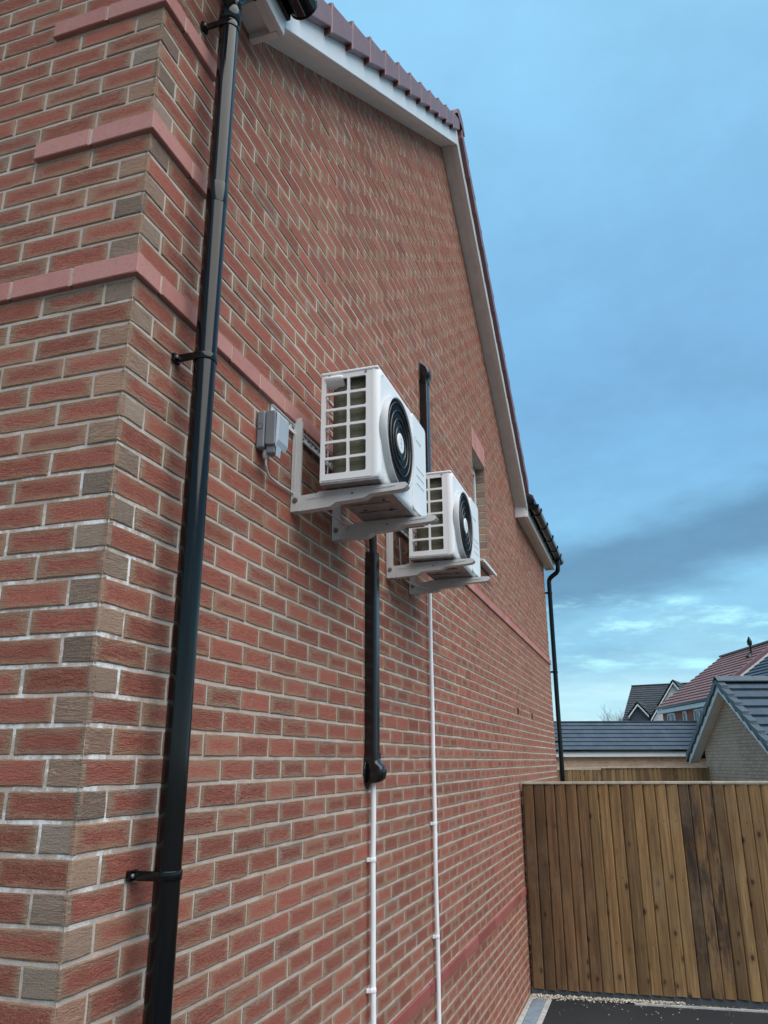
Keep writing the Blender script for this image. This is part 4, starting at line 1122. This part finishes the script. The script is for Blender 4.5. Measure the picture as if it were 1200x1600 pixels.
# ================================================================== background houses (a = right, b = forward, z above eye)
FH = Vector((sin(YAW), cos(YAW), 0)); RH = Vector((cos(YAW), -sin(YAW), 0))
def W_(a, b, z): return CAM + RH*a + FH*b + Vector((0, 0, z))
GZ = G - CAM.z
def tiles(mb, A0, A1, upv_, nrows, gauge, mat, th=.035):
    """stepped courses from the eave line A0-A1 climbing by upv_ (unit) * gauge each"""
    A0, A1, U = Vector(A0), Vector(A1), Vector(upv_).normalized(); L = (A1-A0).length; al = (A1-A0).normalized()
    nrm = al.cross(U).normalized()
    if nrm.z < 0: nrm = -nrm
    for i in range(nrows):
        p0 = A0+U*gauge*i+nrm*th; p1 = A1+U*gauge*i+nrm*th; q0 = A0+U*gauge*(i+1)+nrm*.004; q1 = A1+U*gauge*(i+1)+nrm*.004
        off = .15*(i % 2)
        mb.face([p0, p1, q1, q0], mat, [(off, i+.02), (L+off, i+.02), (L+off, i+.98), (off, i+.98)])
        b0, b1_ = A0+U*gauge*i+nrm*0, A1+U*gauge*i+nrm*0
        mb.face([b0, b1_, p1, p0], mat, [(off, i+.5), (L+off, i+.5), (L+off, i+.5), (off, i+.5)])
def wallq(mb, P0, P1, z0, z1, mat):
    P0, P1 = Vector(P0), Vector(P1); L = (P1-P0).length
    mb.face([P0+Vector((0, 0, z0)), P1+Vector((0, 0, z0)), P1+Vector((0, 0, z1)), P0+Vector((0, 0, z1))], mat, [(0, z0), (L, z0), (L, z1), (0, z1)])
def bar(mb, P, Q, up_, side, h, w, mat):
    """board from P to Q, height h along up_, thickness w along side"""
    P, Q, u_, s_ = Vector(P), Vector(Q), Vector(up_), Vector(side)
    mb.hexa([P, Q, Q+s_*w, P+s_*w, P+u_*h, Q+u_*h, Q+s_*w+u_*h, P+s_*w+u_*h], mat)
ZV = Vector((0, 0, 1))
# ---- near garage: gable faces left, ridge level across the view
t = thing('garage', 'buff brick garage with blue-grey tiled roof, its gable end facing the near fence', 'garage', W_(8.12, 18.8, GZ))
AB = 7.90; AW = 8.14; br_ = 19.0; kr = .70; zr = 1.556
def zg(b): return zr - kr*abs(b-br_)
bN, bF = 16.6, 21.32
m = MB(); aR = 14.5
y0b, y1b = 16.85, 20.85
pts = [W_(AW, y0b, GZ), W_(AW, y1b, GZ), W_(AW, y1b, zg(y1b)), W_(AW, br_, zr+.02), W_(AW, y0b, zg(y0b))]
m.face(pts, M_BUFF, [(0, 0), (y1b-y0b, 0), (y1b-y0b, zg(y1b)-GZ), (br_-y0b, zr+.02-GZ), (0, zg(y0b)-GZ)])
wallq(m, W_(AW, y0b, 0), W_(aR, y0b, 0), GZ, zg(y0b), M_BUFF); wallq(m, W_(AW, y1b, 0), W_(aR, y1b, 0), GZ, zg(y1b), M_BUFF); wallq(m, W_(aR, y0b, 0), W_(aR, y1b, 0), GZ, zg(y0b), M_BUFF)
m.build('wall', t)
m = MB(); U1 = (FH*1 + ZV*kr).normalized(); U2 = (-FH*1+ZV*kr).normalized()
bN0 = 16.55; n_ = 8; gg = (br_-bN0)*math.hypot(1, kr)/n_
tiles(m, W_(AB+.02, bN0, zg(bN0)+.20), W_(aR+.1, bN0, zg(bN0)+.20), U1, n_, gg, M_TGREY, .065)
bF0 = 21.45; tiles(m, W_(AB+.02, bF0, zg(bF0)+.20), W_(aR+.1, bF0, zg(bF0)+.20), U2, n_, gg, M_TGREY, .045)
rf = m.build('roof', t)
m = MB(); xx = AB-.04
for i in range(14):
    e = xx+.45; 
    for s_ in (-1, 1):
        p0, p1 = W_(xx, br_, zr+.355), W_(e-.006, br_, zr+.355); q0, q1 = W_(xx, br_+s_*.16, zr+.235), W_(e-.006, br_+s_*.16, zr+.235)
        m.hexa([q0, q1, q1-ZV*.02, q0-ZV*.02, p0, p1, p1-ZV*.02, p0-ZV*.02], M_VGREY)
    xx = e
m.build('ridge', rf)
# verge caps
for s_, bE in ((-1, bN0), (1, bF0)):
    nv = n_; st_ = abs(bE-br_)/nv
    for i in range(nv):
        d1 = st_*(i+1)+.02; d0 = st_*i; ba, bb_ = br_+s_*d0, br_+s_*d1
        m = MB(); P = [W_(AB-.045, ba, zg(ba)+.165), W_(AB-.045, bb_-s_*.03, zg(bb_-s_*.03)+.105), W_(AB-.045, bb_-s_*.03, zg(bb_-s_*.03)+.325), W_(AB-.045, ba, zg(ba)+.262)]
        m.prism(P, RH*.17, M_VGREY); m.build('verge_cap', rf, bevel=.008)
for s_, bE in ((-1, 16.60), (1, 21.34)):
    m = MB(); P = [W_(AB, br_, zr), W_(AB, bE, zg(bE)), W_(AB, bE, zg(bE)+.15), W_(AB, br_, zr+.15)]; m.prism(P, RH*.022, M_PVC); m.build('bargeboard', t)
    m = MB(); P = [W_(AB+.022, br_, zr+.01), W_(AB+.022, bE, zg(bE)+.01), W_(AB+.022, bE, zg(bE)+.025), W_(AB+.022, br_, zr+.025)]; m.prism(P, RH*(AW-AB-.02), M_SOFFIT); m.build('soffit', t)
# ---- long garage
t = thing('garage', 'long low garage with wide grey tiled roof, behind the lower fence', 'garage', W_(9, 41, GZ))
be = 39.0; ze = .47; 
m = MB(); n_ = 7; gg = .345; U = (FH+ZV*.70).normalized()
aL, aR = 6.0, 15.75
tiles(m, W_(aL, be, ze), W_(aR, be, ze-.02), U, n_, gg, M_TGREY, .05)
top0 = W_(aL, be, ze)+U*n_*gg; top1 = W_(aR, be, ze)+U*n_*gg
Ub = (-FH+ZV*.70).normalized(); bl = 2*(n_*gg*U.dot(FH))
tiles(m, W_(aL, be+bl, ze), W_(aR, be+bl, ze), Ub, n_, gg, M_TGREY, .05)
rf = m.build('roof', t)
m = MB(); bar(m, top0-FH*.10-ZV*.01, top1-FH*.10-ZV*.01, ZV, FH, .055, .24, M_TGREY); m.build('ridge', rf)
m = MB(); bar(m, W_(aL, be-.02, ze-.07), W_(aR, be-.02, ze-.08), ZV, -FH, .09, .10, M_BLACK); m.build('gutter', t)
m = MB(); bar(m, W_(aL, be, ze-.30), W_(aR, be, ze-.30), ZV, -FH, .225, .02, M_PVC); m.build('fascia', t)
m = MB(); wallq(m, W_(aL, be+.25, 0), W_(aR, be+.25, 0), GZ, ze-.26, M_BUFF); wallq(m, W_(aR-.1, be+.25, 0), W_(aR-.1, be+bl-.2, 0), GZ, ze+.1, M_BUFF); m.build('wall', t)
m = MB(); bar(m, W_(aL, be, ze-.28), W_(aR, be, ze-.28), FH, ZV, .26, .01, M_SOFFIT); m.build('soffit', t)
# ---- second fence, stepped
t = thing('wooden_fence', 'lower brown timber fence seen over the near fence, ending at the garage gable', 'fence', W_(4.2, 20.7, GZ))
def f2(a0, a1, z0, z1, b0, b1, seed):
    P0, P1 = W_(a0, b0, 0), W_(a1, b1, 0); D_ = (P1-P0); L = D_.length; N_ = Vector((D_.y, -D_.x, 0)).normalized()
    fence_boards(t, (P0.x, P0.y, 0), D_, N_, L, .105, G, CAM.z+min(z0, z1)-.02, lambda s: (.15+.25*random.random(), .05), seed)
    m = MB(); bar(m, W_(a0, b0-.04, z0-.02), W_(a1, b1-.04, z1-.02), ZV, FH, .035, .07, M_CAP); m.build('cap_rail', t)
f2(3.2, 5.42, -.205, -.170, 20.7, 20.7, 21); f2(5.43, 8.13, -.166, -.150, 20.7, 20.75, 22)
# ---- red-roofed house
t = thing('brick_house', 'distant red brick house with red tiled roof and white windows', 'house', W_(17, 44, GZ))
A = 16.0; kz = .70; b0, b1 = 39.5, 47.6; ze = 2.91; nr = 15; gg = 4.24*math.hypot(1, kz)/nr
m = MB(); U = (RH+ZV*kz).normalized(); tiles(m, W_(A, b0, ze), W_(A, b1, ze), U, nr, gg, M_TRED, .05)
U_ = (-RH+ZV*kz).normalized(); tiles(m, W_(A+8.48, b0, ze), W_(A+8.48, b1, ze), U_, nr, gg, M_TRED, .05)
rf = m.build('roof', t)
m = MB(); q = ZV*(4.24*kz); bar(m, W_(A+4.24-.12, b0, ze)+q, W_(A+4.24-.12, b1, ze)+q, ZV, RH, .10, .24, M_VERGE); m.build('ridge', rf)
m = MB(); m.tube([W_(A+3.3, 41.6, ze+3.3*kz-.02), W_(A+3.3, 41.6, ze+3.3*kz+.55)], .05, M_BLACK, 12); m.tube([W_(A+3.3, 41.6, ze+3.3*kz+.55), W_(A+3.3, 41.6, ze+3.3*kz+.75), W_(A+3.3, 41.6, ze+3.3*kz+1.0)], [.11, .13, .03], M_BLACK, 12); m.tube([W_(A+3.15, 41.6, ze+3.3*kz-.1), W_(A+3.3, 41.6, ze+3.3*kz+.12)], [.2, .06], M_BLACK, 10); m.build('vent_pipe', rf)
m = MB(); bar(m, W_(A-.03, b0, ze-.10), W_(A-.03, b1, ze-.10), ZV, RH, .12, .10, M_BLACK); m.build('gutter', t)
m = MB(); bar(m, W_(A+.04, b0, ze-.34), W_(A+.04, b1, ze-.34), ZV, RH, .22, .02, M_PVC); m.build('fascia', t)
m = MB(); bar(m, W_(A+.04, b0, ze-.33), W_(A+.04, b1, ze-.33), ZV, RH, .01, .3, M_SOFFIT); m.build('soffit', t)
for s_ in (0, 1):
    m = MB(); P0, P1 = W_(A, b0-.03, ze-.22), W_(A+4.24, b0-.03, ze-.22+4.24*kz)
    if s_: P0 = W_(A+8.48, b0-.03, ze-.22)
    bar(m, P0, P1, ZV, FH, .20, .03, M_PVC); m.build('bargeboard', t)
    m = MB(); bar(m, P0+ZV*.20-FH*.03, P1+ZV*.20-FH*.03, ZV, FH, .20, .30, M_VERGE); m.build('verge', rf)
m = MB(); wallq(m, W_(A+.30, b1-.2, 0), W_(A+.30, b0+.2, 0), GZ, ze-.3, M_FRED); 
pts = [W_(A+.3, b0+.2, GZ), W_(A+8.2, b0+.2, GZ), W_(A+8.2, b0+.2, ze), W_(A+4.24, b0+.2, ze+4.1*kz), W_(A+.3, b0+.2, ze)]; m.face(pts, M_FRED, [(0, 0), (7.9, 0), (7.9, 5), (3.9, 7.9), (0, 5)])
pts = [W_(A+.3, b1-.2, GZ), W_(A+8.2, b1-.2, GZ), W_(A+8.2, b1-.2, ze), W_(A+4.24, b1-.2, ze+4.1*kz), W_(A+.3, b1-.2, ze)]; m.face(pts, M_FRED, [(0, 0), (7.9, 0), (7.9, 5), (3.9, 7.9), (0, 5)])
m.build('wall', t)
def side_window(t, a, bA, bB, z0, z1, mull=1):
    m = MB(); w_ = .08
    for (p, q, zz0, zz1) in ((bA, bB, z0, z0+w_), (bA, bB, z1-w_, z1), (bA, bA+w_*1.2, z0, z1), (bB-w_*1.2, bB, z0, z1)) + (((.5*(bA+bB)-w_*.6, .5*(bA+bB)+w_*.6, z0, z1),) if mull else ()):
        m.hexa([W_(a-.03, p, zz0), W_(a-.03, q, zz0), W_(a+.05, q, zz0), W_(a+.05, p, zz0), W_(a-.03, p, zz1), W_(a-.03, q, zz1), W_(a+.05, q, zz1), W_(a+.05, p, zz1)], M_FRAME)
    o = m.build('window', t); m = MB(); m.face([W_(a-.005, bA, z0), W_(a-.005, bB, z0), W_(a-.005, bB, z1), W_(a-.005, bA, z1)], M_GLASS); m.build('pane', o)
side_window(t, A+.28, 45.3, 46.55, 1.35, 2.54); side_window(t, A+.28, 43.55, 44.1, 1.35, 2.54, 0); side_window(t, A+.28, 41.0, 42.5, 1.35, 2.54)
# ---- adjoining grey-roofed house in front on the right
t = thing('brick_house', 'grey slate-tiled house adjoining in front of the red roof, at the right edge', 'house', W_(18, 36, GZ))
m = MB(); A3 = 15.85; ze3 = 2.62; nr = 14; U = (RH+ZV*kz).normalized()
tiles(m, W_(A3, 31, ze3), W_(A3, b0-.06, ze3), U, nr, .345, M_TGREY, .05); tiles(m, W_(A3+7.9, 31, ze3), W_(A3+7.9, b0-.06, ze3), (-RH+ZV*kz).normalized(), nr, .345, M_TGREY, .05); m.build('roof', t)
m = MB(); wallq(m, W_(A3+.3, 31.2, 0), W_(A3+.3, b0-.1, 0), GZ, ze3-.1, M_FRED)
m.face([W_(A3+.3, 31.2, GZ), W_(A3+7.6, 31.2, GZ), W_(A3+7.6, 31.2, ze3), W_(A3+3.95, 31.2, ze3+3.9*kz), W_(A3+.3, 31.2, ze3)], M_FRED, [(0, 0), (7.3, 0), (7.3, 4), (3.6, 7), (0, 4)]); m.build('wall', t)
m = MB(); bar(m, W_(A3, 31, ze3-.25), W_(A3, b0-.1, ze3-.25), ZV, RH, .2, .03, M_PVC); m.build('fascia', t)
# ---- distant dark-roofed house with cross gables, turned about 33 degrees
t = thing('rendered_house', 'distant pale house with steep dark grey roof and two small front gables', 'house', W_(24, 68, GZ))
ph = radians(31); E1 = RH*cos(ph)-FH*sin(ph); E2 = RH*sin(ph)+FH*cos(ph)
O = W_(19.55, 67.6, 0)
def Q(s, d, z): return O+E1*s+E2*d+ZV*z
zE = 2.45; nr = 19; kk_ = .74; gg = .345
U = (E2+ZV*kk_).normalized(); run = nr*gg*U.dot(E2); Ls = 9.0
m = MB(); tiles(m, Q(0, 0, zE), Q(Ls, 0, zE), U, nr, gg, M_TDARK, .05); tiles(m, Q(0, 2*run, zE), Q(Ls, 2*run, zE), (-E2+ZV*kk_).normalized(), nr, gg, M_TDARK, .05)
rf = m.build('roof', t)
m = MB(); bar(m, Q(0, run-.1, zE+run*kk_), Q(Ls, run-.1, zE+run*kk_), ZV, E2, .10, .2, M_TDARK); m.build('ridge', rf)
m = MB(); wallq(m, Q(.1, .3, 0), Q(Ls-.1, .3, 0), GZ, zE-.1, M_WHITEWALL)
for s_ in (.1, Ls-.1): m.face([Q(s_, .3, GZ), Q(s_, 2*run-.3, GZ), Q(s_, 2*run-.3, zE), Q(s_, run, zE+run*kk_-.1), Q(s_, .3, zE)], M_WHITEWALL)
m.build('wall', t)
def cross_gable(s0, s1, zb, dfront, mat, h):
    c = .5*(s0+s1); dk = 3.2
    m = MB(); m.face([Q(s0+.12, dfront, GZ), Q(s1-.12, dfront, GZ), Q(s1-.12, dfront, zb+.1), Q(c, dfront, zb+h-.08), Q(s0+.12, dfront, zb+.1)], mat)
    o = m.build('cross_gable', t)
    m = MB()
    for s_, sg in ((s0, 1), (s1, -1)):
        bar(m, Q(s_, dfront-.28, zb-.06), Q(c, dfront-.28, zb+h-.06), ZV, E2, .17, .03, M_PVC)
    m.build('bargeboard', o)
    m = MB()
    for s_ in (s0-.12, s1+.12):
        Uc = (Q(c, 0, zb+h+.15)-Q(s_, 0, zb)).normalized(); L = (Q(c, 0, zb+h+.15)-Q(s_, 0, zb)).length; n_ = max(3, round(L/.33))
        tiles(m, Q(s_, dfront-.34, zb+.12), Q(s_, dfront+dk, zb+.12), Uc, n_, L/n_, M_TDARK, .05)
    m.build('gable_roof', o)
cross_gable(.79, 2.45, 3.40, .35, M_DARKCLAD, .98); cross_gable(2.62, 6.74, 3.05, .1, M_WHITEWALL, 2.95)
m = MB(); bar(m, Q(1.5, .25, 2.75), Q(2.7, .25, 2.75), ZV, -E2, .22, .2, M_SOFFIT); m.build('flat_canopy', t)

# ---- bare winter trees behind the long garage
def bare_tree(a, b, h, seed, label):
    rn = random.Random(seed); base = W_(a, b, GZ); m = MB(); tw = MB()
    def grow(p, d, L, r, lev):
        n = 3; pts = [p]; q = p.copy(); dd = d.copy()
        for i in range(n):
            dd = (dd + Vector((rn.uniform(-1, 1), rn.uniform(-1, 1), rn.uniform(-.3, .7)))*.16).normalized(); q = q+dd*L/n; pts.append(q.copy())
        (m if lev < 2 else tw).tube(pts, [r*(1-.12*i) for i in range(n+1)], M_BARK, 6 if lev < 3 else 3, cap=False)
        if lev >= 5: return
        for k in range(4 if lev < 4 else 3):
            s = rn.uniform(.35, 1.0); idx = min(n, int(s*n)+1); o_ = Vector((rn.uniform(-1, 1), rn.uniform(-1, 1), rn.uniform(.1, 1.0))).normalized()
            grow(pts[idx], (dd*.9+o_*.85).normalized(), L*rn.uniform(.55, .78), max(r*.55, .009), lev+1)
    t = thing('bare_tree', label, 'tree', base, 'leafless trees behind the long garage')
    grow(base, Vector((0, 0, 1)), h*.40, h*.020, 0)
    m.build('trunk', t); tw.build('crown', t)
for i, (a, b, h) in enumerate(((19.4, 84, 3.9), (21.2, 86, 4.9), (22.4, 84, 5.3), (23.9, 88, 5.5), (25.2, 85, 5.4), (27.0, 90, 6.8))):
    bare_tree(a, b, h, 40+i, ('lowest leafless tree, closest to the far black downpipe', 'second leafless tree from the far downpipe, above the long garage ridge',
        'leafless tree in the middle of the row above the long garage', 'fourth leafless tree from the far downpipe, dense with twigs',
        'leafless tree just left of the dark-roofed house', 'tallest leafless tree, touching the sloping left edge of the dark roof')[i])
for o in list(bpy.data.objects):
    if '_w' in o.keys(): del o['_w']
